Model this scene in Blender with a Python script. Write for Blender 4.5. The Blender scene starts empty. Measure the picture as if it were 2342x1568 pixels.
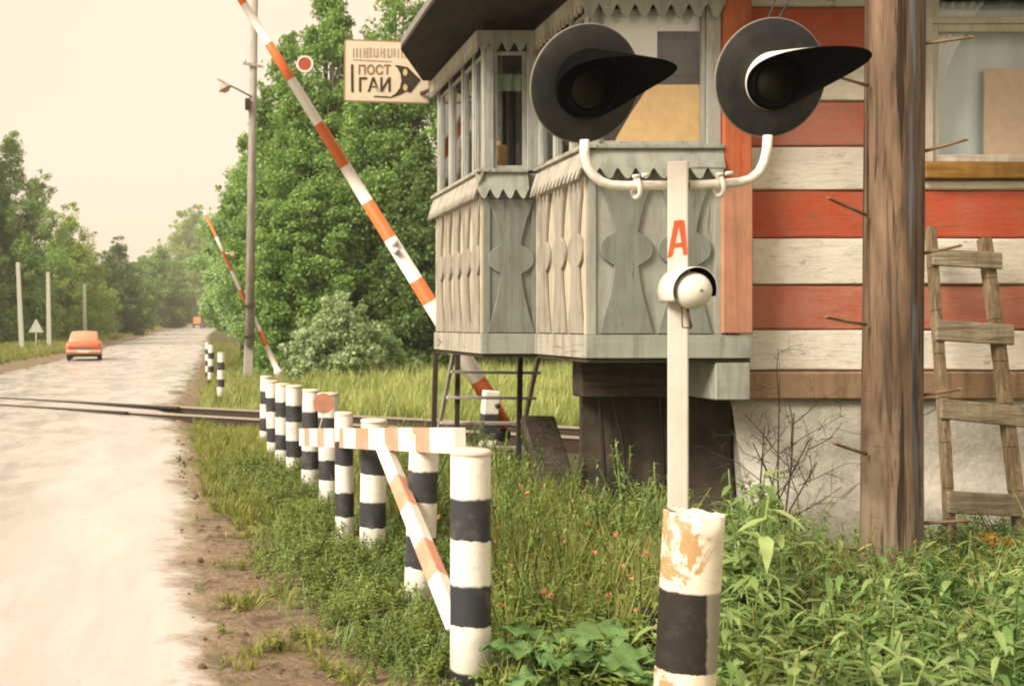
import bpy, bmesh, math, random
import numpy as np
from mathutils import Vector, Matrix, Euler
R = math.radians
scene = bpy.context.scene
COL = scene.collection
rng = np.random.default_rng(7)
random.seed(7)

# ------------------------------------------------------------------ camera, sky, sun, exposure
EYE, F, PX, PY = 1.6, 2600.0, 480.0, 745.0
cam = bpy.data.cameras.new("camera")
cam.sensor_width = 36.0
cam.lens = F / 2342.0 * 36.0
cam.shift_x = (1171.0 - PX) / 2342.0
cam.shift_y = -(784.0 - PY) / 2342.0
cam.clip_start = 0.05
cam.clip_end = 3000.0
cam.dof.use_dof = True
cam.dof.focus_distance = 7.2
cam.dof.aperture_fstop = 4.5
camo = bpy.data.objects.new("camera", cam)
camo.location = (0, 0, EYE)
camo.rotation_euler = (R(90), 0, 0)
COL.objects.link(camo)
scene.camera = camo

SUN_DIR = Vector((0.80, 0.42, -0.72)).normalized()      # the way the light travels
SUN_EL = math.asin(-SUN_DIR.z)
SUN_AZ = math.atan2(-SUN_DIR.x, -SUN_DIR.y)             # sky rotation, clockwise from +Y
world = bpy.data.worlds.new("World")
scene.world = world
world.use_nodes = True
wn = world.node_tree
wn.nodes.clear()
w_out = wn.nodes.new("ShaderNodeOutputWorld")
w_sky = wn.nodes.new("ShaderNodeTexSky")
w_sky.sky_type = 'NISHITA'
w_sky.sun_disc = False
w_sky.sun_elevation = SUN_EL
w_sky.sun_rotation = SUN_AZ
w_sky.dust_density = 4.0
w_bg1 = wn.nodes.new("ShaderNodeBackground")
w_bg1.inputs['Strength'].default_value = 0.06
wn.links.new(w_sky.outputs[0], w_bg1.inputs['Color'])
# the overcast: a warm pale cloud deck, uneven, a little duller high up
w_tc = wn.nodes.new("ShaderNodeTexCoord")
w_map = wn.nodes.new("ShaderNodeMapping")
w_map.inputs['Scale'].default_value = (1.0, 1.0, 3.0)
w_noise = wn.nodes.new("ShaderNodeTexNoise")
w_noise.inputs['Scale'].default_value = 1.6
w_noise.inputs['Detail'].default_value = 3.0
w_ramp = wn.nodes.new("ShaderNodeValToRGB")
w_ramp.color_ramp.elements[0].position = 0.34
w_ramp.color_ramp.elements[0].color = (0.98, 0.735, 0.55, 1)
w_ramp.color_ramp.elements[1].position = 0.62
w_ramp.color_ramp.elements[1].color = (1.0, 0.805, 0.615, 1)
w_bg2 = wn.nodes.new("ShaderNodeBackground")
w_bg2.inputs['Strength'].default_value = 0.785
w_add = wn.nodes.new("ShaderNodeMixShader")
w_add.inputs[0].default_value = 0.9
wn.links.new(w_tc.outputs['Generated'], w_map.inputs[0])
wn.links.new(w_map.outputs[0], w_noise.inputs['Vector'])
wn.links.new(w_noise.outputs[0], w_ramp.inputs[0])
# a duller, pinker bank of cloud high to the left
w_dot = wn.nodes.new("ShaderNodeVectorMath"); w_dot.operation = 'DOT_PRODUCT'
w_dot.inputs[1].default_value = Vector((-0.42, 0.74, 0.52)).normalized()
wn.links.new(w_tc.outputs['Generated'], w_dot.inputs[0])
w_ad2 = wn.nodes.new("ShaderNodeMath"); w_ad2.operation = 'MULTIPLY_ADD'
w_ad2.inputs[1].default_value = 0.16
wn.links.new(w_noise.outputs[0], w_ad2.inputs[0]); wn.links.new(w_dot.outputs['Value'], w_ad2.inputs[2])
w_r2 = wn.nodes.new("ShaderNodeMapRange"); w_r2.interpolation_type = 'SMOOTHSTEP'
w_r2.inputs[1].default_value = 0.95; w_r2.inputs[2].default_value = 1.14
wn.links.new(w_ad2.outputs[0], w_r2.inputs[0])
w_mx = wn.nodes.new("ShaderNodeMix"); w_mx.data_type = 'RGBA'
wn.links.new(w_r2.outputs[0], w_mx.inputs[0]); wn.links.new(w_ramp.outputs[0], w_mx.inputs[6])
w_mx.inputs[7].default_value = (0.94, 0.68, 0.50, 1)
wn.links.new(w_mx.outputs[2], w_bg2.inputs['Color'])
wn.links.new(w_bg1.outputs[0], w_add.inputs[1])
wn.links.new(w_bg2.outputs[0], w_add.inputs[2])
wn.links.new(w_add.outputs[0], w_out.inputs['Surface'])

sun = bpy.data.lights.new("sun", 'SUN')
sun.energy = 3.9
sun.angle = R(24)
sun.color = (1.0, 0.90, 0.77)
suno = bpy.data.objects.new("sun", sun)
suno.rotation_euler = SUN_DIR.to_track_quat('-Z', 'Y').to_euler()
COL.objects.link(suno)

scene.view_settings.view_transform = 'Standard'
scene.view_settings.look = 'None'
scene.view_settings.exposure = 0.72
scene.view_settings.gamma = 1.0
scene.render.engine = 'CYCLES'
scene.cycles.max_bounces = 6
scene.cycles.diffuse_bounces = 3
scene.cycles.glossy_bounces = 3
scene.cycles.transmission_bounces = 4
scene.cycles.transparent_max_bounces = 12
scene.cycles.caustics_reflective = False
scene.cycles.caustics_refractive = False
scene.cycles.filter_width = 2.0
scene.cycles.use_denoising = True


def P(px, py, Y):
    """a spot of the photograph (2342 wide) at a depth -> metres"""
    return Vector(((px - PX) * Y / F, Y, EYE - (py - PY) * Y / F))


# ------------------------------------------------------------------ materials
class NT:
    def __init__(s, name, rough=0.7, spec=0.3):
        s.m = bpy.data.materials.new(name)
        s.m.use_nodes = True
        s.t = s.m.node_tree
        s.b = s.t.nodes["Principled BSDF"]
        s.out = s.t.nodes["Material Output"]
        s.b.inputs['Roughness'].default_value = rough
        s.b.inputs['Specular IOR Level'].default_value = spec

    def n(s, typ, **kw):
        nd = s.t.nodes.new(typ)
        for k, v in kw.items():
            setattr(nd, k, v)
        return nd

    def put(s, v, sock):
        if isinstance(v, bpy.types.NodeSocket):
            s.t.links.new(v, sock)
        elif isinstance(v, tuple) and len(v) == 3 and sock.type == 'RGBA':
            sock.default_value = (*v, 1)
        else:
            sock.default_value = v

    def co(s, scale=(1, 1, 1), rnd=False, kind='Object'):
        tc = s.n("ShaderNodeTexCoord").outputs[kind]
        mp = s.n("ShaderNodeMapping")
        s.put(tc, mp.inputs[0])
        mp.inputs['Scale'].default_value = scale
        if rnd:
            oi = s.n("ShaderNodeObjectInfo").outputs['Random']
            m = s.math('MULTIPLY', oi, 37.0)
            cb = s.n("ShaderNodeCombineXYZ")
            s.put(m, cb.inputs[0]); s.put(m, cb.inputs[1]); s.put(m, cb.inputs[2])
            s.put(cb.outputs[0], mp.inputs['Location'])
        return mp.outputs[0]

    def noise(s, vec, scale=5.0, detail=4.0, rough=0.55, dist=0.0):
        nd = s.n("ShaderNodeTexNoise")
        s.put(vec, nd.inputs['Vector'])
        nd.inputs['Scale'].default_value = scale
        nd.inputs['Detail'].default_value = detail
        nd.inputs['Roughness'].default_value = rough
        nd.inputs['Distortion'].default_value = dist
        return nd.outputs[0]

    def math(s, op, a, b=0.0, clamp=False):
        nd = s.n("ShaderNodeMath", operation=op, use_clamp=clamp)
        s.put(a, nd.inputs[0]); s.put(b, nd.inputs[1])
        return nd.outputs[0]

    def ramp(s, fac, *stops):
        nd = s.n("ShaderNodeValToRGB")
        cr = nd.color_ramp
        while len(cr.elements) < len(stops):
            cr.elements.new(0.5)
        for e, (p, c) in zip(cr.elements, stops):
            e.position = p
            e.color = (*c, 1) if isinstance(c, tuple) else (c, c, c, 1)
        s.put(fac, nd.inputs[0])
        return nd.outputs[0]

    def mix(s, fac, a, b, blend='MIX'):
        nd = s.n("ShaderNodeMix", data_type='RGBA', blend_type=blend)
        s.put(fac, nd.inputs[0]); s.put(a, nd.inputs[6]); s.put(b, nd.inputs[7])
        return nd.outputs[2]

    def xyz(s, vec=None):
        sp = s.n("ShaderNodeSeparateXYZ")
        s.put(vec if vec is not None else s.n("ShaderNodeTexCoord").outputs['Object'], sp.inputs[0])
        return sp.outputs

    def bump(s, h, strength=0.4, dist=0.01):
        nd = s.n("ShaderNodeBump")
        nd.inputs['Strength'].default_value = strength
        nd.inputs['Distance'].default_value = dist
        s.put(h, nd.inputs['Height'])
        s.put(nd.outputs[0], s.b.inputs['Normal'])

    def color(s, c):
        s.put(c, s.b.inputs['Base Color'])
        return s


def wood(name, dark, light, axis='Z', grain=9.0, rough=0.8, paint=None, paint_amt=0.5, bump=0.5, rnd=True):
    """weathered timber, grain along an axis; what is left of a coat of paint on top"""
    q = NT(name, rough, 0.25)
    sc = {'X': (0.06, 1, 1), 'Y': (1, 0.06, 1), 'Z': (1, 1, 0.06)}[axis]
    v = q.co(sc, rnd)
    g = q.noise(v, grain * 6, 5, 0.6, 0.6)
    big = q.noise(q.co((1, 1, 1), rnd), 3.0, 4, 0.6)
    c = q.mix(q.ramp(g, (0.3, 0.0), (0.68, 1.0)), dark, light)
    c = q.mix(q.math('MULTIPLY', q.ramp(big, (0.35, 0.0), (0.7, 1.0)), 0.5), c, tuple(x * 0.6 for x in dark))
    if paint:
        w = q.noise(q.co((1, 1, 1), rnd), 6.0, 8, 0.7)
        w = q.mix(0.45, w, g)
        f = q.ramp(w, (max(0.01, 0.62 - paint_amt * 0.4 - 0.12), 1.0), (0.62 - paint_amt * 0.4 + 0.35, 0.12))
        c = q.mix(f, c, paint)
    # rain streaks
    dr = q.noise(q.co((1, 1, 0.10), rnd), 11.0, 6, 0.65)
    c = q.mix(q.math('MULTIPLY', q.ramp(dr, (0.47, 0.0), (0.68, 1.0)), 0.6), c, tuple(x * 0.8 for x in dark))
    # knots and hairline cracks
    ck = q.noise(v, grain * 2.4, 3, 0.7, 1.0)
    c = q.mix(q.ramp(ck, (0.30, 0.75), (0.36, 0.0)), c, tuple(x * 0.35 for x in dark))
    q.color(c)
    q.bump(g, bump, 0.006)
    return q.m


def painted(name, col, dirt=(0.25, 0.19, 0.12), amt=0.35, rough=0.55, scale=7.0, rnd=True, spec=0.35, bump=0.25):
    q = NT(name, rough, spec)
    a = q.noise(q.co((1, 1, 1), rnd), scale, 8, 0.68)
    b = q.noise(q.co((1, 1, 0.25), rnd), scale * 2.5, 5, 0.6)
    c = q.mix(q.math('MULTIPLY', q.ramp(a, (0.45, 0.0), (0.75, 1.0)), amt), col, dirt)
    c = q.mix(q.math('MULTIPLY', q.ramp(b, (0.5, 0.0), (0.8, 1.0)), amt * 0.7), c, tuple(x * 0.7 for x in dirt))
    q.color(c)
    q.bump(a, bump, 0.004)
    return q.m


def leafmat(name, cols, trans=0.35, rough=0.5, patch=None):
    """leaves: every leaf (mesh island) draws its own shade"""
    q = NT(name, rough, 0.45)
    geo = q.n("ShaderNodeNewGeometry")
    c = q.ramp(geo.outputs['Random Per Island'], *[(i / max(1, len(cols) - 1), k) for i, k in enumerate(cols)])
    v = q.noise(q.co((1, 1, 1)), 0.9 if patch is None else patch[0], 3, 0.5)
    if patch is not None:
        c = q.mix(q.ramp(v, (0.42, 0.0), (0.6, 1.0)), c, q.ramp(geo.outputs['Random Per Island'], (0.0, patch[1]), (1.0, patch[2])))
    else:
        c = q.mix(q.math('MULTIPLY', q.ramp(v, (0.35, 0.0), (0.65, 1.0)), 0.35), c, tuple(x * 1.7 for x in cols[-1]))
    q.color(c)
    tr = q.n("ShaderNodeBsdfTranslucent")
    q.put(c, tr.inputs['Color'])
    ms = q.n("ShaderNodeMixShader")
    ms.inputs[0].default_value = trans
    q.put(q.b.outputs[0], ms.inputs[1]); q.put(tr.outputs[0], ms.inputs[2])
    q.put(ms.outputs[0], q.out.inputs['Surface'])
    return q.m


def flat(name, col, rough=0.6, spec=0.3, metal=0.0):
    q = NT(name, rough, spec)
    a = q.noise(q.co((1, 1, 1), True), 14, 6, 0.65)
    q.color(q.mix(q.ramp(a, (0.4, 0.0), (0.75, 0.5)), col, tuple(x * 0.6 for x in col)))
    q.b.inputs['Metallic'].default_value = metal
    return q.m


def bands(name, period, frac, colA, colB, top, dirt=0.4, rust=0.0, axis=2, wob=0.02, scale=9.0, end=None):
    """painted rings measured down from the top, hand-brushed edges"""
    q = NT(name, 0.6, 0.3)
    v = q.co((1, 1, 1), True)
    o = q.xyz()
    wv = q.noise(v, 14, 5, 0.6)
    z = q.math('ADD', o[axis], q.math('MULTIPLY', q.math('SUBTRACT', wv, 0.5), wob * 2))
    u = q.math('DIVIDE', q.math('SUBTRACT', top, z), period)
    fr = q.math('FRACT', u)
    isA = q.ramp(fr, (frac - 0.015, 1.0), (frac + 0.015, 0.0))
    n1 = q.noise(v, scale, 8, 0.7)
    n2 = q.noise(q.co((1, 1, 0.3), True), scale * 3, 5, 0.6)
    a = q.mix(q.math('MULTIPLY', q.ramp(n1, (0.48, 0.0), (0.72, 1.0)), dirt), colA, (0.33, 0.27, 0.18))
    a = q.mix(q.math('MULTIPLY', q.ramp(n2, (0.6, 0.0), (0.75, 1.0)), dirt * 0.8), a, (0.16, 0.13, 0.09))
    if rust:
        n3 = q.noise(v, 7.0, 8, 0.72, 0.6)
        a = q.mix(q.ramp(n3, (0.52, 0.0), (0.60, rust)), a, q.mix(n2, (0.42, 0.20, 0.055), (0.62, 0.36, 0.12)))
    b = q.mix(q.math('MULTIPLY', q.ramp(n1, (0.50, 0.0), (0.8, 1.0)), 0.7), colB, (0.17, 0.16, 0.14))
    q.color(q.mix(isA, b, a))
    q.bump(n1, 0.35, 0.004)
    return q.m


# ------------------------------------------------------------------ mesh building
class MB:
    def __init__(s):
        s.v, s.f, s.mi, s.cur, s.sm = [], [], [], 0, []
        s.smooth = False

    def add(s, verts, faces):
        k = len(s.v)
        s.v.extend(Vector(p) for p in verts)
        for f in faces:
            s.f.append([i + k for i in f])
            s.mi.append(s.cur)
            s.sm.append(s.smooth)
        return s

    def box(s, a, b):
        x0, y0, z0 = (min(a[i], b[i]) for i in range(3))
        x1, y1, z1 = (max(a[i], b[i]) for i in range(3))
        return s.add([(x0, y0, z0), (x1, y0, z0), (x1, y1, z0), (x0, y1, z0), (x0, y0, z1), (x1, y0, z1), (x1, y1, z1), (x0, y1, z1)],
                     [(0, 3, 2, 1), (4, 5, 6, 7), (0, 1, 5, 4), (1, 2, 6, 5), (2, 3, 7, 6), (3, 0, 4, 7)])

    def bar(s, a, b, w, h, up=(0, 0, 1), w2=None, h2=None):
        """rectangular bar from a to b; w across, h along 'up'"""
        a, b = Vector(a), Vector(b)
        d = (b - a).normalized()
        u = Vector(up)
        r = d.cross(u).normalized()
        u = r.cross(d).normalized()
        w2, h2 = w2 or w, h2 or h
        vs = []
        for p, ww, hh in ((a, w, h), (b, w2, h2)):
            for sx, sz in ((-1, -1), (1, -1), (1, 1), (-1, 1)):
                vs.append(p + r * (sx * ww / 2) + u * (sz * hh / 2))
        return s.add(vs, [(0, 1, 2, 3), (7, 6, 5, 4), (0, 4, 5, 1), (1, 5, 6, 2), (2, 6, 7, 3), (3, 7, 4, 0)])

    def tube(s, pts, rad, n=10, caps=True, smooth=True):
        pts = [Vector(p) for p in pts]
        if not isinstance(rad, (list, tuple)):
            rad = [rad] * len(pts)
        k = len(pts)
        vs, fs = [], []
        t0 = (pts[1] - pts[0]).normalized()
        ref = Vector((0, 0, 1)) if abs(t0.z) < 0.9 else Vector((1, 0, 0))
        r = t0.cross(ref).normalized()
        for i, p in enumerate(pts):
            t = ((pts[min(i + 1, k - 1)] - p).normalized() + (p - pts[max(i - 1, 0)]).normalized())
            t = t.normalized() if t.length > 1e-6 else t0
            r = (r - t * r.dot(t)).normalized()
            u = t.cross(r)
            for j in range(n):
                a = 2 * math.pi * j / n
                vs.append(p + (r * math.cos(a) + u * math.sin(a)) * rad[i])
        for i in range(k - 1):
            for j in range(n):
                fs.append((i * n + j, i * n + (j + 1) % n, (i + 1) * n + (j + 1) % n, (i + 1) * n + j))
        o = s.smooth
        s.smooth = smooth
        s.add(vs, fs)
        s.smooth = False
        if caps:
            s.add(vs[:n], [tuple(range(n - 1, -1, -1))])
            s.add(vs[-n:], [tuple(range(n))])
        s.smooth = o
        return s

    def lathe(s, prof, n=24, M=None, smooth=True, caps=True):
        """prof: (radius, z) list, spun about z"""
        vs, fs = [], []
        k = len(prof)
        for (rr, z) in prof:
            for j in range(n):
                a = 2 * math.pi * j / n
                vs.append(Vector((rr * math.cos(a), rr * math.sin(a), z)))
        for i in range(k - 1):
            for j in range(n):
                fs.append((i * n + j, i * n + (j + 1) % n, (i + 1) * n + (j + 1) % n, (i + 1) * n + j))
        if caps and prof[0][0] > 1e-5:
            fs.append(tuple(range(n - 1, -1, -1)))
        if caps and prof[-1][0] > 1e-5:
            fs.append(tuple(range((k - 1) * n, k * n)))
        if M is not None:
            vs = [M @ v for v in vs]
        o = s.smooth
        s.smooth = smooth
        s.add(vs, fs)
        s.smooth = o
        return s

    def prism(s, poly, M, depth):
        """poly: 2-D outline (counter-clockwise) in the local xy, extruded along local z, put in place by M"""
        n = len(poly)
        vs = [M @ Vector((x, y, 0)) for x, y in poly] + [M @ Vector((x, y, depth)) for x, y in poly]
        fs = [tuple(range(n - 1, -1, -1)), tuple(range(n, 2 * n))]
        fs += [(i, (i + 1) % n, n + (i + 1) % n, n + i) for i in range(n)]
        return s.add(vs, fs)

    def build(s, name, mats, parent=None, bevel=0.0, seg=1, tri=False):
        org = Vector((0, 0, 0))
        p = parent
        while p is not None:
            org = org + p.location
            p = p.parent
        me = bpy.data.meshes.new(name)
        me.from_pydata([v - org for v in s.v], [], s.f)
        if not isinstance(mats, (list, tuple)):
            mats = [mats]
        for m in mats:
            me.materials.append(m)
        me.polygons.foreach_set('material_index', s.mi)
        me.polygons.foreach_set('use_smooth', s.sm)
        bm = bmesh.new()
        bm.from_mesh(me)
        bmesh.ops.remove_doubles(bm, verts=bm.verts, dist=1e-6)
        bmesh.ops.recalc_face_normals(bm, faces=bm.faces)
        bm.to_mesh(me)
        bm.free()
        o = bpy.data.objects.new(name, me)
        COL.objects.link(o)
        o.parent = parent
        if bevel:
            b = o.modifiers.new("bevel", 'BEVEL')
            b.width = bevel
            b.segments = seg
            b.limit_method = 'ANGLE'
            b.angle_limit = R(40)
        return o


def frame_M(o, x, y, z):
    M = Matrix((Vector(x), Vector(y), Vector(z))).transposed().to_4x4()
    M.translation = Vector(o)
    return M


def tag(o, label=None, cat=None, group=None, kind=None):
    for k, v in (('label', label), ('category', cat), ('group', group), ('kind', kind)):
        if v:
            o[k] = v
    return o


def thing(name, loc, label, cat, group=None):
    o = bpy.data.objects.new(name, None)
    o.empty_display_size = 0.1
    o.location = loc
    COL.objects.link(o)
    return tag(o, label, cat, group)


def copy_tree(o, parent=None):
    c = o.copy()
    COL.objects.link(c)
    if parent is not None:
        c.parent = parent
    for ch in list(o.children):
        copy_tree(ch, c)
    return c


def fast_mesh(name, V, T, mat, parent=None, org=(0, 0, 0)):
    """V (n,3) float, T (m,3) triangles"""
    me = bpy.data.meshes.new(name)
    V = np.asarray(V, dtype=np.float32) - np.asarray(org, dtype=np.float32)
    T = np.asarray(T, dtype=np.int32)
    me.vertices.add(len(V))
    me.vertices.foreach_set('co', V.ravel())
    me.loops.add(T.size)
    me.loops.foreach_set('vertex_index', T.ravel())
    me.polygons.add(len(T))
    me.polygons.foreach_set('loop_start', np.arange(0, T.size, 3, dtype=np.int32))
    me.polygons.foreach_set('loop_total', np.full(len(T), 3, dtype=np.int32))
    me.materials.append(mat)
    me.update()
    me.validate()
    o = bpy.data.objects.new(name, me)
    COL.objects.link(o)
    o.parent = parent
    return o


# ------------------------------------------------------------------ leaves and plants (numpy templates)
def leaf_tpl(L, w, bend=0.3, fold=0.25, seg=3):
    """a leaf along +x, base at 0, up is +z"""
    V, T = [], []
    for i in range(seg + 1):
        t = i / seg
        x = L * t
        z = -bend * L * t * t
        ww = w * math.sin(math.pi * min(1.0, 0.12 + 0.88 * t) ** 0.8) * 0.5
        if i == seg:
            V.append((x, 0, z))
        else:
            V += [(x, ww, z + fold * ww), (x, 0, z), (x, -ww, z + fold * ww)]
    for i in range(seg - 1):
        a = i * 3
        T += [(a, a + 1, a + 4), (a, a + 4, a + 3), (a + 1, a + 2, a + 5), (a + 1, a + 5, a + 4)]
    a = (seg - 1) * 3
    T += [(a, a + 1, a + 3), (a + 1, a + 2, a + 3)]
    return np.array(V), np.array(T)


def rotz(a):
    c, s_ = math.cos(a), math.sin(a)
    return np.array(((c, -s_, 0), (s_, c, 0), (0, 0, 1)))


def roty(a):
    c, s_ = math.cos(a), math.sin(a)
    return np.array(((c, 0, s_), (0, 1, 0), (-s_, 0, c)))


def join(parts):
    V, T, k = [], [], 0
    for v, t in parts:
        V.append(v); T.append(t + k)
        k += len(v)
    return np.concatenate(V), np.concatenate(T)


def stem_tpl(p0, p1, r):
    d = np.array(p1, float) - np.array(p0, float)
    a = np.array([-d[1], d[0], 0.0]) if abs(d[0]) + abs(d[1]) > 1e-6 else np.array([1.0, 0, 0])
    a = a / (np.linalg.norm(a) + 1e-9) * r
    b = np.cross(d / np.linalg.norm(d), a)
    p0, p1 = np.array(p0, float), np.array(p1, float)
    V = np.array([p0 + a, p0 - a * .5 + b * .87, p0 - a * .5 - b * .87, p1 + a * .6, p1 - a * .3 + b * .5, p1 - a * .3 - b * .5])
    T = np.array([(0, 1, 4), (0, 4, 3), (1, 2, 5), (1, 5, 4), (2, 0, 3), (2, 3, 5)])
    return V, T


def herb(h, nl, L, w, r, droop=0.3, pitch=(-0.9, -0.1), top_small=0.5, lean=0.15):
    """an upright stem with leaves along it"""
    parts = []
    ax, ay = r.normal(0, lean, 2) * h
    def pt(t):
        return np.array((ax * t * t, ay * t * t, h * t))
    for i in range(3):
        parts.append(stem_tpl(pt(i / 3), pt((i + 1) / 3), 0.004 + 0.004 * h))
    ph = r.uniform(0, 6.28)
    for i in range(nl):
        t = 0.12 + 0.88 * (i + 0.5) / nl
        sc = (1 - (1 - top_small) * t) * r.uniform(0.7, 1.25)
        v, tt = leaf_tpl(L * sc, w * sc, droop * r.uniform(0.2, 1.8), r.uniform(-.1, .5), 3)
        ph += 2.4 + r.normal(0, 0.4)
        v = v @ roty(r.uniform(*pitch)).T @ rotz(ph).T + pt(t)
        parts.append((v, tt))
    return join(parts)


def tuft(h, n, w, spread, r):
    parts = []
    for i in range(n):
        hh = h * r.uniform(0.45, 1.1)
        a = r.uniform(0, 6.28)
        b0 = np.array((math.cos(a), math.sin(a), 0)) * spread * r.uniform(0, 0.35)
        out = np.array((math.cos(a), math.sin(a), 0)) * spread * r.uniform(0.2, 1.0)
        side = np.array((-math.sin(a + r.normal(0, .6)), math.cos(a), 0)) * w * 0.5
        m = b0 + out * 0.35 + np.array((0, 0, hh * 0.6))
        t = b0 + out + np.array((0, 0, hh * r.uniform(0.8, 1.0)))
        V = np.array([b0 - side, b0 + side, m - side * .8, m + side * .8, t])
        parts.append((V, np.array([(0, 1, 3), (0, 3, 2), (2, 3, 4)])))
    return join(parts)


def scatter(tpls, pts, scales, r, tilt=0.15, stretch=0.15):
    """put one of the templates at every point; returns one big V, T"""
    pts = np.asarray(pts)
    n = len(pts)
    pick = r.integers(0, len(tpls), n)
    VV, TT, base = [], [], 0
    for k, (v, t) in enumerate(tpls):
        idx = np.nonzero(pick == k)[0]
        if not len(idx):
            continue
        m = len(idx)
        a = r.uniform(0, 2 * np.pi, m)
        c, s_ = np.cos(a), np.sin(a)
        sc = scales[idx]
        x = (v[None, :, 0] * c[:, None] - v[None, :, 1] * s_[:, None]) * sc[:, None]
        y = (v[None, :, 0] * s_[:, None] + v[None, :, 1] * c[:, None]) * sc[:, None]
        z = v[None, :, 2] * (sc * r.uniform(1 - stretch, 1 + stretch, m))[:, None]
        tx, ty = r.normal(0, tilt, (2, m))
        x = x + z * tx[:, None]
        y = y + z * ty[:, None]
        W = np.stack((x + pts[idx, 0, None], y + pts[idx, 1, None], z + pts[idx, 2, None]), -1).reshape(-1, 3)
        VV.append(W)
        TT.append((t[None] + (np.arange(m) * len(v))[:, None, None] + base).reshape(-1, 3))
        base += m * len(v)
    return np.concatenate(VV), np.concatenate(TT)


def leaf_cloud(centers, radii, per, size, r, up=0.35):
    """leaves scattered round clump centres: folded diamonds of random lie"""
    n = len(centers)
    cnt = np.maximum(3, (per * r.uniform(0.5, 1.5, n)).astype(int))
    idx = np.repeat(np.arange(n), cnt)
    m = len(idx)
    d = r.normal(0, 1, (m, 3))
    d /= np.linalg.norm(d, axis=1)[:, None]
    rad = r.uniform(0, 1, m) ** 0.5
    p = centers[idx] + d * (rad * radii[idx])[:, None] * np.array((1, 1, 0.75))
    nrm = r.normal(0, 1, (m, 3)) + d * 0.6 + np.array((0, 0, up))
    nrm /= np.linalg.norm(nrm, axis=1)[:, None]
    ax = np.cross(nrm, r.normal(0, 1, (m, 3)))
    ax /= np.linalg.norm(ax, axis=1)[:, None]
    bx = np.cross(nrm, ax)
    s_ = size * r.uniform(0.6, 1.4, m)
    a = ax * s_[:, None]
    b = bx * (s_ * 0.42)[:, None]
    f = nrm * (s_ * 0.16)[:, None]
    V = np.stack((p - a * 0.55, p + b + f, p + a * 0.6, p - b + f), 1).reshape(-1, 3)
    k = (np.arange(m) * 4)[:, None]
    T = np.concatenate((k + np.array((0, 1, 2)), k + np.array((0, 2, 3))), 1).reshape(-1, 3)
    return V, T

# ------------------------------------------------------------------ ground and road
def rise(y):
    return max(0.0, y - 60.0) * 0.0095

def bend(y):
    return max(0.0, y - 80.0) ** 2 / 6450.0

_ey = [0, 5, 7, 9.4, 12, 16, 20, 21.5, 24, 27, 33, 50, 75, 120, 400]
_ex = [0.12, 0.02, -0.02, -0.10, -0.2, -0.34, -0.62, -0.8, -0.75, -0.6, -0.5, -0.4, -0.3, -0.3, -0.3]
def edge_r(y):
    return float(np.interp(y, _ey, _ex)) + bend(y)

def edge_l(y):
    return -7.2 + bend(y)

RA, RD = Vector((-4.6, 24.4, 0)), Vector((0.812, -0.584, 0)).normalized()     # the railway: a point on its far rail, its direction
RN = Vector((RD.y, -RD.x, 0))                                                 # towards the camera

def hsh(x, y, s=1.0):
    return math.sin(x * 1.7 * s + 2.1 * math.sin(y * 0.9 * s)) * math.sin(y * 1.3 * s + 1.7 * math.sin(x * 1.1 * s + 0.6))

def gz(x, y):
    z = rise(y)
    er, el = edge_r(y), edge_l(y)
    if er > x > el:
        return z - 0.05
    if x >= er:
        d = x - er
        t = min(1.0, d / 0.9)
        z += 0.035 * hsh(x, y, 2.2) * t - 0.012 * t
        # the bank drops a little towards the railway
        q = max(0.0, 1 - abs(y - (21.0 - 0.6 * x)) / 6.0)
        z -= 0.20 * min(1.0, d / 0.6) * q
        if y > 30 and d > 3:
            z += 0.1 * hsh(x, y, 0.4)
    else:
        d = el - x
        z += 0.10 * min(1.0, d / 3.0) + 0.12 * hsh(x, y, 0.35) * min(1.0, d / 4.0)
    return z

xs = np.unique(np.concatenate((np.linspace(-600, -60, 14), np.linspace(-60, -10, 22), np.linspace(-10, -1.2, 22), np.linspace(-1.2, 7.5, 110), np.linspace(7.5, 60, 24), np.linspace(60, 600, 14))))
ys = np.unique(np.concatenate((np.linspace(-60, 1, 12), np.linspace(1, 14, 120), np.linspace(14, 34, 80), np.linspace(34, 130, 44), np.linspace(130, 1200, 30))))
gv = [(x, y, gz(x, y)) for y in ys for x in xs]
nx = len(xs)
gq = NT("ground", 0.8, 0.35)
o_ = gq.xyz()
v1 = gq.co((1, 1, 1))
n1 = gq.noise(v1, 1.1, 6, 0.62)
n2 = gq.noise(v1, 9.0, 8, 0.7)
n3 = gq.noise(v1, 38.0, 5, 0.7)
# bare mud along the road edge, wider close by; trodden strip on the far side too
lim = gq.math('MAXIMUM', gq.math('SUBTRACT', 1.5, gq.math('MULTIPLY', o_[1], 0.13)), -0.25)
dm = gq.math('SUBTRACT', gq.math('ADD', lim, gq.math('MULTIPLY', gq.math('SUBTRACT', n1, 0.5), 1.6)), o_[0])
mud = gq.ramp(gq.math('ADD', gq.math('MULTIPLY', dm, 1.0), 0.5), (0.35, 0.0), (0.6, 1.0))
def mud_colour(q):
    v = q.co((1, 1, 1))
    m2, m3, m4 = q.noise(v, 9.0, 8, 0.7), q.noise(v, 38.0, 5, 0.7), q.noise(v, 4.5, 7, 0.68, 0.6)
    k = q.mix(q.ramp(m2, (0.3, 0.0), (0.7, 1.0)), (0.16, 0.108, 0.062), (0.38, 0.285, 0.185))
    k = q.mix(q.ramp(m3, (0.50, 0.0), (0.66, 0.7)), k, (0.11, 0.072, 0.04))
    return q.mix(q.ramp(m4, (0.52, 0.0), (0.60, 0.75)), k, (0.085, 0.06, 0.035))
n4 = gq.noise(v1, 4.5, 7, 0.68, 0.6)
mudc = mud_colour(gq)
soil = gq.mix(n2, (0.055, 0.05, 0.02), (0.11, 0.12, 0.035))
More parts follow.
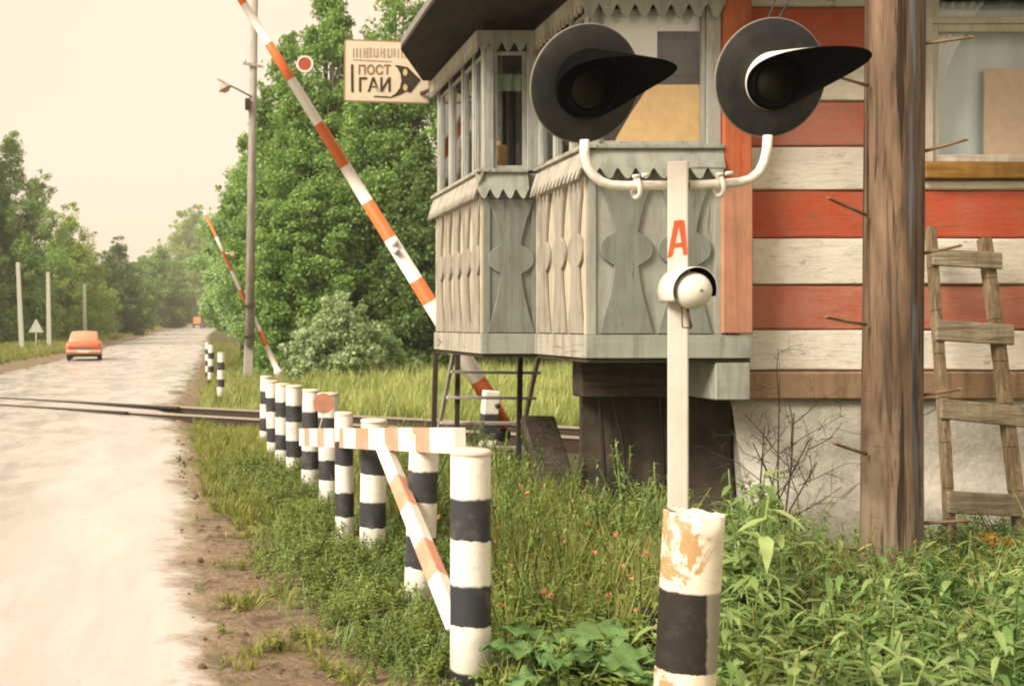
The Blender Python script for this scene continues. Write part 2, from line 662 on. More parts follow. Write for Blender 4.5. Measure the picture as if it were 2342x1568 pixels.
soil = gq.mix(gq.ramp(o_[0], (0.0, 1.0), (0.001, 0.0)), soil, gq.mix(n2, (0.09, 0.12, 0.025), (0.17, 0.19, 0.05)))
lm = gq.ramp(gq.math('ADD', gq.math('SUBTRACT', o_[0], -8.5), gq.math('MULTIPLY', n1, 1.6)), (0.3, 0.0), (0.9, 1.0))
mud = gq.math('MULTIPLY', mud, gq.math('MAXIMUM', lm, gq.ramp(o_[0], (0.0, 0.0), (0.001, 1.0))))
gq.color(gq.mix(mud, soil, mudc))
wet = gq.ramp(n1, (0.42, 0.28), (0.58, 0.75))
gq.put(gq.mix(mud, (0.85, 0.85, 0.85), wet), gq.b.inputs['Roughness'])
gq.bump(gq.math('ADD', gq.math('MULTIPLY', n2, 0.7), gq.math('ADD', gq.math('MULTIPLY', n3, 0.5), n4)), 0.9, 0.06)
mb = MB()
mb.smooth = True
mb.add(gv, [(j * nx + i, j * nx + i + 1, (j + 1) * nx + i + 1, (j + 1) * nx + i) for j in range(len(ys) - 1) for i in range(nx - 1)])
g = mb.build("ground", gq.m)
tag(g, "muddy brown verge and overgrown soil beside the wet road", "ground", kind="structure")

# the road: worn pale asphalt, wet, reflecting the sky
rq = NT("asphalt", 0.3, 0.8)
v1 = rq.co((1, 1, 1))
a1 = rq.noise(rq.co((1, 0.22, 1)), 1.3, 6, 0.62, 0.4)
a2 = rq.noise(v1, 26.0, 6, 0.75)
a3 = rq.noise(rq.co((1, 0.35, 1)), 4.5, 7, 0.66)
c = rq.mix(rq.ramp(a1, (0.35, 0.0), (0.65, 1.0)), (0.42, 0.395, 0.36), (0.57, 0.54, 0.50))
c = rq.mix(rq.math('MULTIPLY', rq.ramp(a2, (0.45, 0.0), (0.7, 1.0)), 0.16), c, (0.26, 0.23, 0.19))
stn = rq.noise(rq.co((1, 0.12, 1)), 2.2, 6, 0.6, 1.2)
c = rq.mix(rq.math('MULTIPLY', rq.ramp(stn, (0.60, 0.0), (0.72, 1.0)), 0.30), c, (0.30, 0.27, 0.23))
crk = rq.noise(rq.co((1, 1.6, 1)), 1.1, 9, 0.7, 0.8)
crk = rq.math('ABSOLUTE', rq.math('SUBTRACT', crk, 0.5))
c = rq.mix(rq.math('MULTIPLY', rq.ramp(crk, (0.0, 0.55), (0.006, 0.0)), rq.ramp(stn, (0.45, 0.0), (0.6, 1.0))), c, (0.20, 0.17, 0.14))
at_ = rq.n("ShaderNodeAttribute", attribute_name="edge")
eg = rq.math('ADD', at_.outputs['Fac'], rq.math('MULTIPLY', rq.math('SUBTRACT', rq.noise(v1, 3.2, 7, 0.65), 0.5), 1.5))
c = rq.mix(rq.ramp(eg, (0.40, 0.0), (0.70, 1.0)), c, mud_colour(rq))
rq.color(c)
pud = rq.math('MULTIPLY', rq.ramp(rq.noise(rq.co((1, 0.45, 1)), 1.5, 5, 0.55), (0.48, 0.0), (0.56, 1.0)), rq.ramp(at_.outputs['Fac'], (0.0, 0.45), (0.4, 1.0)))
rq.put(rq.mix(pud, rq.ramp(a3, (0.40, 0.28), (0.62, 0.36)), (0.07, 0.07, 0.07)), rq.b.inputs['Roughness'])
rq.bump(rq.math('ADD', rq.math('MULTIPLY', a2, 0.4), rq.math('MULTIPLY', a3, 0.2)), 0.03, 0.004)
mb = MB()
mb.smooth = True
yy = np.unique(np.concatenate((np.linspace(-40, 2, 12), np.linspace(2, 30, 190), np.linspace(30, 120, 90), np.linspace(120, 520, 70))))
rows = []
for y in yy:
    er = edge_r(y) + (0.05 * math.sin(y * 3.1) + 0.06 * math.sin(y * 1.27 + 1)) * min(1.0, 40.0 / max(1, y))
    el = edge_l(y) + 0.08 * math.sin(y * 0.9) + 0.03 * math.sin(y * 2.9)
    rows.append([(el, y, rise(y) - 0.03), (el + 0.12, y, rise(y) + 0.004)] + [(el + 0.45 + (er - el - 0.95) * t, y, rise(y) + 0.008 + 0.05 * math.sin(math.pi * t)) for t in np.linspace(0, 1, 12)] + [(er - 0.2, y, rise(y) + 0.002), (er + 0.12, y, rise(y) - 0.032)])
k = len(rows[0])
mb.add([p for r_ in rows for p in r_], [(j * k + i, j * k + i + 1, (j + 1) * k + i + 1, (j + 1) * k + i) for j in range(len(rows) - 1) for i in range(k - 1)])
road = mb.build("road", rq.m)
ea = road.data.attributes.new("edge", 'FLOAT', 'POINT')
for i_, v_ in enumerate(road.data.vertices):
    y_ = v_.co.y
    er_, el_ = edge_r(y_) + (0.05 * math.sin(y_ * 3.1) + 0.06 * math.sin(y_ * 1.27 + 1)) * min(1.0, 40.0 / max(1, y_)), edge_l(y_)
    ea.data[i_].value = max(0.0, 1 - (er_ + 0.1 - v_.co.x) / 0.55, 1 - (v_.co.x - el_) / 0.5)
tag(road, "wet pale worn asphalt road running to the distance", "road", kind="structure")

# ------------------------------------------------------------------ railway
M_rust = flat("rail steel", (0.05, 0.032, 0.02), 0.6)
M_rhead = flat("rail head", (0.36, 0.31, 0.26), 0.3, 0.6)
M_sleeper = wood("sleeper wood", (0.05, 0.035, 0.022), (0.13, 0.10, 0.07), 'X')
tr = thing("railway_track", (2.0, 19.5, 0), "rusty railway track crossing the road and running through the grass", "railway track")
for off in (0.0, 1.52):
    a = RA + RN * off - RD * 14
    b = RA + RN * off + RD * 34
    mb = MB()
    mb.bar(a + Vector((0, 0, -0.115)), b + Vector((0, 0, -0.115)), 0.15, 0.04)
    mb.bar(a + Vector((0, 0, -0.02)), b + Vector((0, 0, -0.02)), 0.03, 0.15)
    mb.cur = 1
    mb.bar(a + Vector((0, 0, 0.07)), b + Vector((0, 0, 0.07)), 0.085, 0.03)
    mb.build("rail", [M_rust, M_rhead], tr)
M_groove = flat("tarred flangeway", (0.035, 0.028, 0.02), 0.7)
for off in (0.0, 1.52):
    a = RA + RN * (off + 0.085) - RD * 9
    b = RA + RN * (off + 0.085) + RD * 5.0
    mb = MB(); mb.bar(a + Vector((0, 0, 0.058)), b + Vector((0, 0, 0.058)), 0.10, 0.036)
    mb.build("flangeway", M_groove, tr)
for i in range(46):
    m = RA + RN * 0.76 + RD * (-9 + 0.62 * i)
    if edge_l(m.y) - 0.5 < m.x < edge_r(m.y) + 0.4:
        continue
    mb = MB()
    p, q = m - RN * 1.3, m + RN * 1.3
    mb.bar(p + Vector((0, 0, -0.16)), q + Vector((0, 0, -0.16)), 0.24, 0.12)
    mb.build("sleeper", M_sleeper, tr, bevel=0.012)

# ------------------------------------------------------------------ the crossing keeper's house with its glazed bay
GREY = ((0.10, 0.098, 0.085), (0.27, 0.265, 0.235))
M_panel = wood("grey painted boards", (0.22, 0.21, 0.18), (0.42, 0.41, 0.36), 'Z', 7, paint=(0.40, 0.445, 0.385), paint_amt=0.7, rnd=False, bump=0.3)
M_panel_lit = wood('worn side boards with painted light', (0.28, 0.24, 0.18), (0.55, 0.49, 0.39), 'Z', 7, paint=(0.56, 0.51, 0.40), paint_amt=0.6, rnd=False, bump=0.3)  # cream of the lit side faces is painted into the boards' colour
M_balus_lit = wood('weathered side boards with painted light', (0.13, 0.11, 0.085), (0.33, 0.29, 0.23), 'Z', 7, paint=(0.36, 0.33, 0.27), paint_amt=0.35, rnd=True, bump=0.35)  # paler, warmer copy of the front boards; side light is in the colour
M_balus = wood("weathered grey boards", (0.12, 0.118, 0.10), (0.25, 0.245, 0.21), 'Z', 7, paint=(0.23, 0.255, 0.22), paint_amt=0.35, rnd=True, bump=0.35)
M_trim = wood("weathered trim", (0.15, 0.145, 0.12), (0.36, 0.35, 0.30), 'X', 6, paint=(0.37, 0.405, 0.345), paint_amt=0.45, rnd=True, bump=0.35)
M_trim_lit = wood("weathered side trim with painted light", (0.16, 0.14, 0.11), (0.40, 0.37, 0.31), 'Y', 6, paint=(0.47, 0.445, 0.37), paint_amt=0.45, rnd=True, bump=0.35)  # lit copy of the front trim, its colours warmed and paled
M_post = wood("weathered window posts", (0.13, 0.12, 0.10), (0.36, 0.35, 0.31), 'Z', 8, paint=(0.46, 0.48, 0.44), paint_amt=0.4, rnd=True)
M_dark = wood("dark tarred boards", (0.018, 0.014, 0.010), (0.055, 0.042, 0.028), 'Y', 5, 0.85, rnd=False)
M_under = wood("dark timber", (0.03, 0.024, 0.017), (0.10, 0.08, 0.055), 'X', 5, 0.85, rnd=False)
M_redlog = NT("red painted logs", 0.72, 0.25)
def log_paint(q, base, worn, wood_c):
    v = q.co((0.35, 1, 1)); o = q.xyz()
    a = q.noise(q.co((1, 1, 1)), 5.0, 8, 0.72)
    g = q.noise(q.co((0.08, 1, 1)), 40, 5, 0.6, 0.5)
    b = q.noise(v, 22, 6, 0.7)
    c = q.mix(q.ramp(a, (0.38, 0.0), (0.66, 0.75)), base, worn)
    c = q.mix(q.math('MULTIPLY', q.ramp(b, (0.52, 0.0), (0.70, 1.0)), 0.5), c, wood_c)
    fk = q.noise(q.co((0.5, 1, 1)), 9.0, 10, 0.78, 0.3)
    c = q.mix(q.math('MULTIPLY', q.ramp(fk, (0.59, 0.0), (0.62, 1.0)), 0.7), c, wood_c)
    bl = q.noise(q.co((0.25, 1, 1)), 3.0, 3, 0.5)
    c = q.mix(q.math('MULTIPLY', q.ramp(bl, (0.45, 0.0), (0.65, 1.0)), 0.35), c, tuple(0.55 * (x + y) * 0.9 for x, y in zip(worn, wood_c)))
    c = q.mix(q.math('MULTIPLY', q.ramp(g, (0.55, 0.0), (0.75, 1.0)), 0.30), c, tuple(x * 0.35 for x in wood_c))
    q.color(c)
    q.bump(q.math('ADD', q.math('MULTIPLY', b, 0.8), q.math('MULTIPLY', g, 0.4)), 0.6, 0.012)
log_paint(M_redlog, (0.50, 0.082, 0.034), (0.46, 0.15, 0.085), (0.30, 0.13, 0.08))
M_pinklog = NT("faded red logs", 0.75, 0.25)
log_paint(M_pinklog, (0.46, 0.125, 0.075), (0.47, 0.23, 0.165), (0.34, 0.20, 0.14))
M_whitelog = NT("white painted logs", 0.7, 0.25)
log_paint(M_whitelog, (0.80, 0.76, 0.68), (0.66, 0.61, 0.52), (0.36, 0.31, 0.24))
M_redpost = wood("faded red corner board", (0.20, 0.07, 0.035), (0.50, 0.19, 0.09), 'Z', 6, paint=(0.56, 0.13, 0.05), paint_amt=0.6, rnd=False)
M_redpost2 = wood("worn pink corner board", (0.25, 0.13, 0.08), (0.52, 0.29, 0.19), 'Z', 6, paint=(0.54, 0.25, 0.15), paint_amt=0.6, rnd=False)
M_brown = wood("brown sill beam", (0.06, 0.035, 0.018), (0.24, 0.15, 0.085), 'X', 6, paint=(0.30, 0.20, 0.12), paint_amt=0.2, rnd=False)
M_ochre = wood("ochre sill", (0.22, 0.11, 0.025), (0.46, 0.25, 0.06), 'X', 6, rnd=False)
M_frame = wood("cream window frame", (0.40, 0.36, 0.28), (0.66, 0.62, 0.52), 'X', 6, paint=(0.74, 0.71, 0.62), paint_amt=0.8, rnd=True, bump=0.2)
pq = NT("plaster footing", 0.9, 0.15)
v = pq.co((1, 1, 1))
a = pq.noise(v, 1.6, 8, 0.7); b = pq.noise(v, 14, 8, 0.7)
oz = pq.xyz()[2]
c = pq.mix(pq.ramp(a, (0.36, 0.0), (0.62, 1.0)), (0.33, 0.315, 0.265), (0.56, 0.535, 0.47))
c = pq.mix(pq.math('MULTIPLY', pq.ramp(b, (0.48, 0.0), (0.68, 1.0)), 0.55), c, (0.30, 0.27, 0.20))
vo = pq.n("ShaderNodeTexVoronoi", feature='DISTANCE_TO_EDGE')
pq.put(pq.mix(0.25, v, pq.n("ShaderNodeTexNoise").outputs[1]), vo.inputs['Vector'])
vo.inputs['Scale'].default_value = 0.9
c = pq.mix(pq.math('MULTIPLY', pq.ramp(vo.outputs['Distance'], (0.0, 0.8), (0.012, 0.0)), pq.ramp(a, (0.45, 1.0), (0.6, 0.0))), c, (0.10, 0.085, 0.06))
pq.color(c)
pq.bump(pq.math('ADD', pq.math('MULTIPLY', a, 1.5), pq.math('MULTIPLY', b, 0.6)), 0.6, 0.03)
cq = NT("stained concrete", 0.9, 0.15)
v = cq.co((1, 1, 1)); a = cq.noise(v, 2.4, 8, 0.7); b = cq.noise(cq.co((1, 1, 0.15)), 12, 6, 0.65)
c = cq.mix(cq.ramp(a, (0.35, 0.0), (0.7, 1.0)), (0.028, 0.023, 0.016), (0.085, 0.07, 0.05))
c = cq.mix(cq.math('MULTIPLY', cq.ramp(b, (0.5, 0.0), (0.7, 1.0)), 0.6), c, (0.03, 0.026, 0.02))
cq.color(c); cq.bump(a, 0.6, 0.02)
gl = NT("window glass", 0.03, 0.5)
gl.t.nodes.remove(gl.b)
gt = gl.n("ShaderNodeBsdfTransparent"); gt.inputs[0].default_value = (0.975, 0.985, 0.98, 1)
gg = gl.n("ShaderNodeBsdfGlossy"); gg.inputs['Roughness'].default_value = 0.02
gx = gl.n("ShaderNodeMixShader")
gge = gl.n("ShaderNodeNewGeometry")
gdt = gl.n("ShaderNodeVectorMath", operation='DOT_PRODUCT')
gl.put(gge.outputs['Normal'], gdt.inputs[0]); gl.put(gge.outputs['Incoming'], gdt.inputs[1])
gcs = gl.math('SUBTRACT', 1.0, gl.math('ABSOLUTE', gdt.outputs['Value']), True)
gl.put(gl.math('ADD', gl.math('MULTIPLY', gl.math('POWER', gcs, 5.0), 0.9), 0.08, True), gx.inputs[0])
gl.put(gt.outputs[0], gx.inputs[1]); gl.put(gg.outputs[0], gx.inputs[2]); gl.put(gx.outputs[0], gl.out.inputs['Surface'])
M_glass = gl.m

house = thing("crossing_keeper_house", (3.85, 8.3, 0), "log house striped red and white with a grey carved wooden lookout bay", "house")
YW = 8.3
rowz = [1.272, 1.57, 1.9, 2.24, 2.59, 2.91, 3.24, 3.555, 3.93, 4.14]
rowm = [0, 2, 0, 1, 0, 2, 0, 1, 0]
WX0, WX1, WZ0, WZ1 = 5.20, 6.28, 2.665, 4.05
mb = MB()
for i, m in enumerate(rowm):
    z0, z1 = rowz[i] + 0.003, rowz[i + 1] - 0.003
    off = (0.0, 0.010, -0.004, 0.006, 0.0, 0.004, -0.006, 0.01, 0.0)[i]
    segs = [(3.872, 9.6, z0, z1)]
    if z1 > WZ0:
        segs = [(3.872, WX0, z0, z1), (WX1, 9.6, z0, z1)]
        if z0 < WZ0 - 0.01:
            segs.append((WX0 + 0.002, WX1 - 0.002, z0, WZ0))
    for (x0, x1, za, zb) in segs:
        # a squared log with slightly eased, uneven arrises
        mb.cur = m
        n = max(2, int((x1 - x0) / 0.12))
        vs, fs = [], []
        for j in range(n + 1):
            x = x0 + (x1 - x0) * j / n
            w1, w2 = 0.006 * hsh(x * 2.3 + i, i * 1.7), 0.007 * hsh(x * 3.1 + 5 * i, 2 + i)
            y0 = YW + off + 0.006 * hsh(x * 1.9, i * 3.3)
            vs += [(x, YW + 0.2, za), (x, y0 + 0.018, za + w1 * 0.3), (x, y0, za + 0.010 + w1), (x, y0 - 0.002, (za + zb) / 2), (x, y0, zb - 0.010 + w2), (x, y0 + 0.018, zb + w2 * 0.3), (x, YW + 0.2, zb)]
        for j in range(n):
            for q in range(6):
                fs.append((j * 7 + q, j * 7 + q + 1, (j + 1) * 7 + q + 1, (j + 1) * 7 + q))
        fs += [tuple(range(7)), tuple(n * 7 + q for q in range(6, -1, -1))]
        mb.add(vs, fs)
mb.build("log_wall", [M_whitelog.m, M_redlog.m, M_pinklog.m], house)
mb = MB(); mb.cur = 0
mb.box((9.4, YW + 0.22, 1.1), (9.6, 11.9, 4.14))
mb.box((3.87, 11.7, 1.1), (9.38, 11.9, 4.14))
mb.box((3.87, 11.3, 1.1), (4.07, 11.69, 4.14))
mb.box((3.87, YW + 0.22, 1.1), (3.93, 11.28, 4.14))
mb.build("side_wall", M_brown, house)
mb = MB()
mb.box((3.95, YW + 0.2, 1.9), (9.38, 11.69, 1.95))
mb.build("room_floor", M_under, house)
mb = MB()
mb.box((4.6, 8.95, 1.96), (9.0, 9.0, 4.13))
mb.build("room_partition", painted("pale blue room wall", (0.60, 0.72, 0.72), (0.5, 0.55, 0.52), 0.2), house)
mb = MB()
mb.box((3.875, YW - 0.045, 1.066), (9.6, YW + 0.15, 1.268))
mb.build("base_beam", M_brown, house, bevel=0.012)
mb = MB()
mb.smooth = True
n = 60
vs, fs = [], []
for j in range(n + 1):
    x = 3.90 + (9.6 - 3.90) * (j / n)
    for kz, (z, dy) in enumerate(((1.062, 0.03), (0.98, 0.0), (0.7, 0.012), (0.44, -0.005), (0.40, -0.05), (0.2, -0.07), (-0.3, -0.09))):
        vs.append((x + (0.05 * math.sin(z * 4) if j == 0 else 0), YW + dy + 0.015 * hsh(x * 2, z * 3) + (0.12 if j == 0 else 0.02 if j == 1 else 0), z))
for j in range(n):
    for q in range(6):
        fs.append((j * 7 + q, j * 7 + q + 1, (j + 1) * 7 + q + 1, (j + 1) * 7 + q))
mb.add(vs, fs)
mb.smooth = False
mb.box((3.99, YW + 0.16, -0.3), (9.5, 11.8, 1.05))
mb.build("foundation", pq.m, house)
# corner board: bright red above, worn pink below
mb = MB()
mb.box((3.647, 8.06, 2.615), (3.846, 8.3, 4.1))
mb.build("corner_board", M_redpost, house, bevel=0.008)
mb = MB()
mb.box((3.635, 8.055, 1.545), (3.850, 8.3, 2.612))
mb.build("corner_board", M_redpost2, house, bevel=0.008)

# ---- window in the log wall
wf = MB()
def frame_rect(mb, x0, x1, z0, z1, y0, y1, w):
    mb.box((x0, y0, z0), (x0 + w, y1, z1)); mb.box((x1 - w, y0, z0), (x1, y1, z1))
    mb.box((x0 + w, y0, z0), (x1 - w, y1, z0 + w)); mb.box((x0 + w, y0, z1 - w), (x1 - w, y1, z1))
wf.box((WX0 + 0.002, YW - 0.035, 2.79), (WX0 + 0.06, YW + 0.1, WZ1)); wf.box((WX1 - 0.06, YW - 0.035, 2.79), (WX1 - 0.002, YW + 0.1, WZ1))
frame_rect(wf, WX0 + 0.062, WX1 - 0.062, 2.795, 3.80, YW - 0.005, YW + 0.05, 0.055)
frame_rect(wf, WX0 + 0.062, WX1 - 0.062, 3.803, WZ1 - 0.002, YW - 0.02, YW + 0.05, 0.05)
win = wf.build("window", M_frame, house, bevel=0.004)
mb = MB(); mb.add([(WX0 + 0.115, YW + 0.02, 2.848), (WX1 - 0.115, YW + 0.02, 2.848), (WX1 - 0.115, YW + 0.02, 3.747), (WX0 + 0.115, YW + 0.02, 3.747)], [(0, 1, 2, 3)]); mb.build("pane", M_glass, win)
mb = MB(); mb.add([(WX0 + 0.11, YW + 0.014, 3.851), (WX1 - 0.11, YW + 0.014, 3.851), (WX1 - 0.11, YW + 0.014, 4.0), (WX0 + 0.11, YW + 0.014, 4.0)], [(0, 1, 2, 3)]); mb.build("pane", M_glass, win)
mb = MB(); mb.box((WX0 - 0.02, YW - 0.07, 2.668), (WX1 + 0.03, YW + 0.1, 2.786)); mb.build("sill", M_ochre, win, bevel=0.008)

# ---- the bay: four faces, stepped like stairs
ZF, ZS, ZP, ZW, ZT = 1.37, 1.54, 2.665, 2.875, 3.86
FACES = [((2.25, 11.25), (2.25, 9.35), 5, 0.02, 0.03, 0.07, [0.30, 0.58, 0.80]),
         ((2.25, 9.35), (2.695, 9.35), 1, 0.02, 0.07, -0.09, []),
         ((2.695, 9.35), (2.695, 8.1), 3, 0.03, -0.09, 0.07, [0.36, 0.68]),
         ((2.695, 8.1), (3.642, 8.1), 2, 0.06, 0.07, 0.0, [])]

def baluster_poly(H, s=1.0):
    r = [(0.192, 0.0), (0.15, 0.14 * H), (0.112, 0.27 * H), (0.092, 0.38 * H), (0.085, 0.44 * H)]
    for a in np.linspace(-62, 62, 11):
        r.append((0.098 + 0.09 * math.cos(R(a)), 0.55 * H + 0.098 * math.sin(R(a))))
    r += [(0.082, 0.66 * H), (0.092, 0.72 * H), (0.125, 0.84 * H), (0.19, H)]
    r = [(x * s, y) for x, y in r]
    return r + [(-x, y) for x, y in reversed(r)]

def teeth_poly(L, top, dep, pitch, solid, ph=0.0):
    n = max(2, int(round(L / pitch)))
    pts = [(0, top), (0, solid)]
    for i in range(n * 8 + 1):
        t = i / (n * 8)
        c = 0.5 - 0.5 * math.cos(2 * math.pi * n * t)
        pts.append((L * t, solid - dep * c ** 0.8))
    pts += [(L, solid), (L, top)]
    return pts[::1]

for fi, (A, B, nb, mar, e0, e1, mull) in enumerate(FACES):
    A, B = Vector((*A, 0)), Vector((*B, 0))
    L = (B - A).length
    d = (B - A).normalized()
    nrm = Vector((d.y, -d.x, 0))
    Z = Vector((0, 0, 1))
    side = abs(d.y) > 0.5
    mt = M_trim_lit if side else M_trim
    def at(u, z, o):
        return A + d * u + Z * z + nrm * o
    # backing panel
    mb = MB()
    mb.prism([(0.0, ZS), (L, ZS), (L, ZW - 0.021), (0, ZW - 0.021)], frame_M(A - nrm * 0.05, d, Z, nrm), 0.05)
    # edge stiles
    for (u0, u1) in ((0.0, 0.05), (L - 0.05, L)):
        if nb > 1 or True:
            mb.prism([(u0, ZS), (u1, ZS), (u1, ZP), (u0, ZP)], frame_M(A + nrm * 0.001, d, Z, nrm), 0.014)
    pan = mb.build("panel", M_panel_lit if side else M_panel if fi == 3 else M_balus, house)
    sp = (L - 2 * mar) / nb
    for i in range(nb):
        mb = MB()
        u = mar + sp * (i + 0.5)
        sc = min(1.0, sp / 0.392) * (0.86 if side else 1.0)
        mb.prism([(x, y) for x, y in baluster_poly(ZP - ZS - 0.03, sc)], frame_M(at(u, ZS + 0.004, 0.004), d, Z, nrm), 0.022)
        mb.build("baluster", M_balus_lit if side else M_balus, pan, bevel=0.003)
    # skirt board
    mb = MB()
    x0, x1 = -max(0, e0) * 0.35, L + max(0, e1) * 0.35
    if fi == 3:
        x1 = L + 0.208
    mb.prism([(x0, ZF), (x1, ZF), (x1, ZS - 0.004), (x0, ZS - 0.004)], frame_M(A + nrm * 0.002, d, Z, nrm), 0.028)
    mb.build("skirt_board", mt, house, bevel=0.004)
    # flared sill with a saw-tooth lower edge
    up = (Z - nrm * 0.32).normalized()
    mb = MB()
    st, LL = -e0, L + e0 + e1
    mb.prism(teeth_poly(LL, 0.235, 0.085, (0.095 if side else 0.105 if fi == 1 else 0.125), 0.09), frame_M(at(st, ZP - 0.035, 0.085), d, up, nrm), 0.018)
    mb.build("sill_board", mt, house)
    mb = MB()
    mb.bar(at(st, ZW - 0.005, 0.01), at(st + LL, ZW - 0.005, 0.01), 0.1, 0.03)
    mb.build("window_ledge", mt, house, bevel=0.004)
    # valance over the windows
    mb = MB()
    Lv = L + max(0, e0) + max(0, e1)
    vz = (3.84, 3.84, 3.815, 3.775)[fi]
    vt = 0.31 if fi == 3 else 0.17
    mb.prism(teeth_poly(Lv, vt, 0.075 if fi < 3 else 0.10, (0.095 if side else 0.105 if fi == 1 else 0.125), 0.075 if fi < 3 else 0.10), frame_M(at(-max(0, e0), vz, 0.055), d, Z, nrm), 0.018)
    mb.build("valance", mt, house)
    # posts, head, window panes
    us = [0.0] + [m * L for m in mull] + [L]
    for i, u in enumerate(us):
        w = 0.085 if i in (0, len(us) - 1) else 0.055
        u0 = u if i == 0 else u - w if i == len(us) - 1 else u - w / 2
        if fi == 3 and i == len(us) - 1:
            w, u0 = 0.10, L - 0.10
        mb = MB()
        mb.prism([(u0, ZW), (u0 + w, ZW), (u0 + w, 3.93), (u0, 3.93)], frame_M(A - nrm * 0.06, d, Z, nrm), 0.062)
        mb.build("window_post", M_post, house, bevel=0.004)
    mb = MB()
    mb.prism([(0.0, 3.932), (L, 3.932), (L, 4.098), (0.0, 4.098)], frame_M(A - nrm * 0.05, d, Z, nrm), 0.055)
    mb.prism([(0.086, ZT), (L - 0.086, ZT), (L - 0.086, 3.931), (0.086, 3.931)], frame_M(A - nrm * 0.05, d, Z, nrm), 0.03)
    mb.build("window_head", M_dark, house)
    for i in range(len(us) - 1):
        u0, u1 = us[i] + (0.086 if i == 0 else 0.029), us[i + 1] - (0.103 if i == len(us) - 2 and fi == 3 else 0.087 if i == len(us) - 2 else 0.029)
        mb = MB()
        fw = 0.028
        for q in ((u0, ZW, u0 + fw, ZT), (u1 - fw, ZW, u1, ZT), (u0 + fw, ZW, u1 - fw, ZW + 0.045), (u0 + fw, ZT - 0.03, u1 - fw, ZT)):
            mb.prism([(q[0], q[1]), (q[2], q[1]), (q[2], q[3]), (q[0], q[3])], frame_M(A - nrm * 0.045, d, Z, nrm), 0.03)
        w_ = mb.build("window", M_post, house, bevel=0.003)
        mb = MB()
        mb.add([at(u0 + fw - 0.004, ZW + 0.041, -0.030), at(u1 - fw + 0.004, ZW + 0.041, -0.030), at(u1 - fw + 0.004, ZT - 0.026, -0.030), at(u0 + fw - 0.004, ZT - 0.026, -0.030)], [(0, 1, 2, 3)])
        mb.build("pane", M_glass, w_)

plan = [(2.27, 11.22), (2.27, 9.37), (2.715, 9.37), (2.715, 8.12), (3.845, 8.12), (3.845, 11.22)]
plan2 = [(2.24, 11.25), (2.24, 9.34), (2.685, 9.34), (2.685, 8.09), (3.845, 8.09), (3.845, 11.25)]
I4 = Matrix.Identity(4)
mb = MB()
mb.prism(plan2, Matrix.Translation((0, 0, ZF - 0.03)), 0.028)
mb.build("bay_underside", M_under, house)
mb = MB()
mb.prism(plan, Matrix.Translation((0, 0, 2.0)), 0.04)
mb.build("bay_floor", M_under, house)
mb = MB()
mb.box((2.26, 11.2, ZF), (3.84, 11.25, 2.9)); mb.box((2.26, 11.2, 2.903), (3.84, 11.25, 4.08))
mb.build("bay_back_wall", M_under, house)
mb = MB(); mb.box((2.50, 9.95, 2.05), (2.56, 10.0, 4.08)); mb.build('bay_stud', M_post, house)
# roof: eaves cut off at the far left corner
eave = [(1.73, 7.62), (10.2, 7.62), (10.2, 12.4), (3.5, 12.4), (3.5, 11.85), (2.17, 11.6), (1.73, 10.3)]
mb = MB()
mb.prism(eave, Matrix.Translation((0, 0, 4.1)), 0.03)
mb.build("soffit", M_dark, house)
mb = MB()
n = len(eave)
vs = [(x, y, 4.135) for x, y in eave] + [(x, y, 4.20) for x, y in eave] + [(7.0, 10.6, 6.1), (4.9, 10.4, 6.1)]
fs = [(i, (i + 1) % n, n + (i + 1) % n, n + i) for i in range(n)] + [tuple(range(n - 1, -1, -1))]
ap = [n * 2, n * 2 + 1]
near = [1, 0, 0, 0, 1, 1, 1]
fs += [(n + 0, n + 1, ap[0], ap[1]), (n + 1, n + 2, ap[0]), (n + 2, n + 3, ap[1], ap[0]), (n + 3, n + 4, ap[1]), (n + 4, n + 5, ap[1]), (n + 5, n + 6, ap[1]), (n + 6, n + 0, ap[1])]
mb.add(vs, fs)
mb.build("roof", flat("grey roofing sheet", (0.22, 0.21, 0.19), 0.7), house)
# timber and pier below the bay
mb = MB()
mb.box((3.598, 8.085, 1.072), (3.846, 8.9, 1.338))
mb.build("beam_end", M_trim, house, bevel=0.008)
mb = MB()
mb.box((2.86, 8.75, 1.05), (3.59, 8.98, 1.335)); mb.box((3.62, 9.0, 1.08), (3.79, 11.1, 1.335))
mb.build("floor_beam", M_under, house, bevel=0.01)
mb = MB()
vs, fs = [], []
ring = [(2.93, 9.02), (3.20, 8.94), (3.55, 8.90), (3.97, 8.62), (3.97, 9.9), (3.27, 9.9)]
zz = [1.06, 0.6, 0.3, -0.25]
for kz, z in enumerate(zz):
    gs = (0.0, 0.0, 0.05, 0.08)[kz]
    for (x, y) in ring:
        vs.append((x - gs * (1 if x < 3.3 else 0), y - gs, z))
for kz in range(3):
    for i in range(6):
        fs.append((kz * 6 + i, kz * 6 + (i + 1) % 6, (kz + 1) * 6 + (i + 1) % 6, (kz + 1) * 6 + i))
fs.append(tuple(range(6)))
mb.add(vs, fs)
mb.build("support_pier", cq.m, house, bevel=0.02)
M_black = flat("black rubber", (0.02, 0.018, 0.016), 0.5)
for (x, dx, zb) in ((3.02, 0.08, 0.05), (3.10, 0.2, 0.2), (3.5, 0.05, 0.0)):
    mb = MB()
    pts = [Vector((x + dx * math.sin(t * 3.0) * t, 8.86 - 0.03 * t - (0.06 if t > .8 else 0), 1.3 - (1.3 - zb) * t)) for t in np.linspace(0, 1, 12)]
    mb.tube(pts, 0.014, 7)
    mb.build("cable", M_black, house)

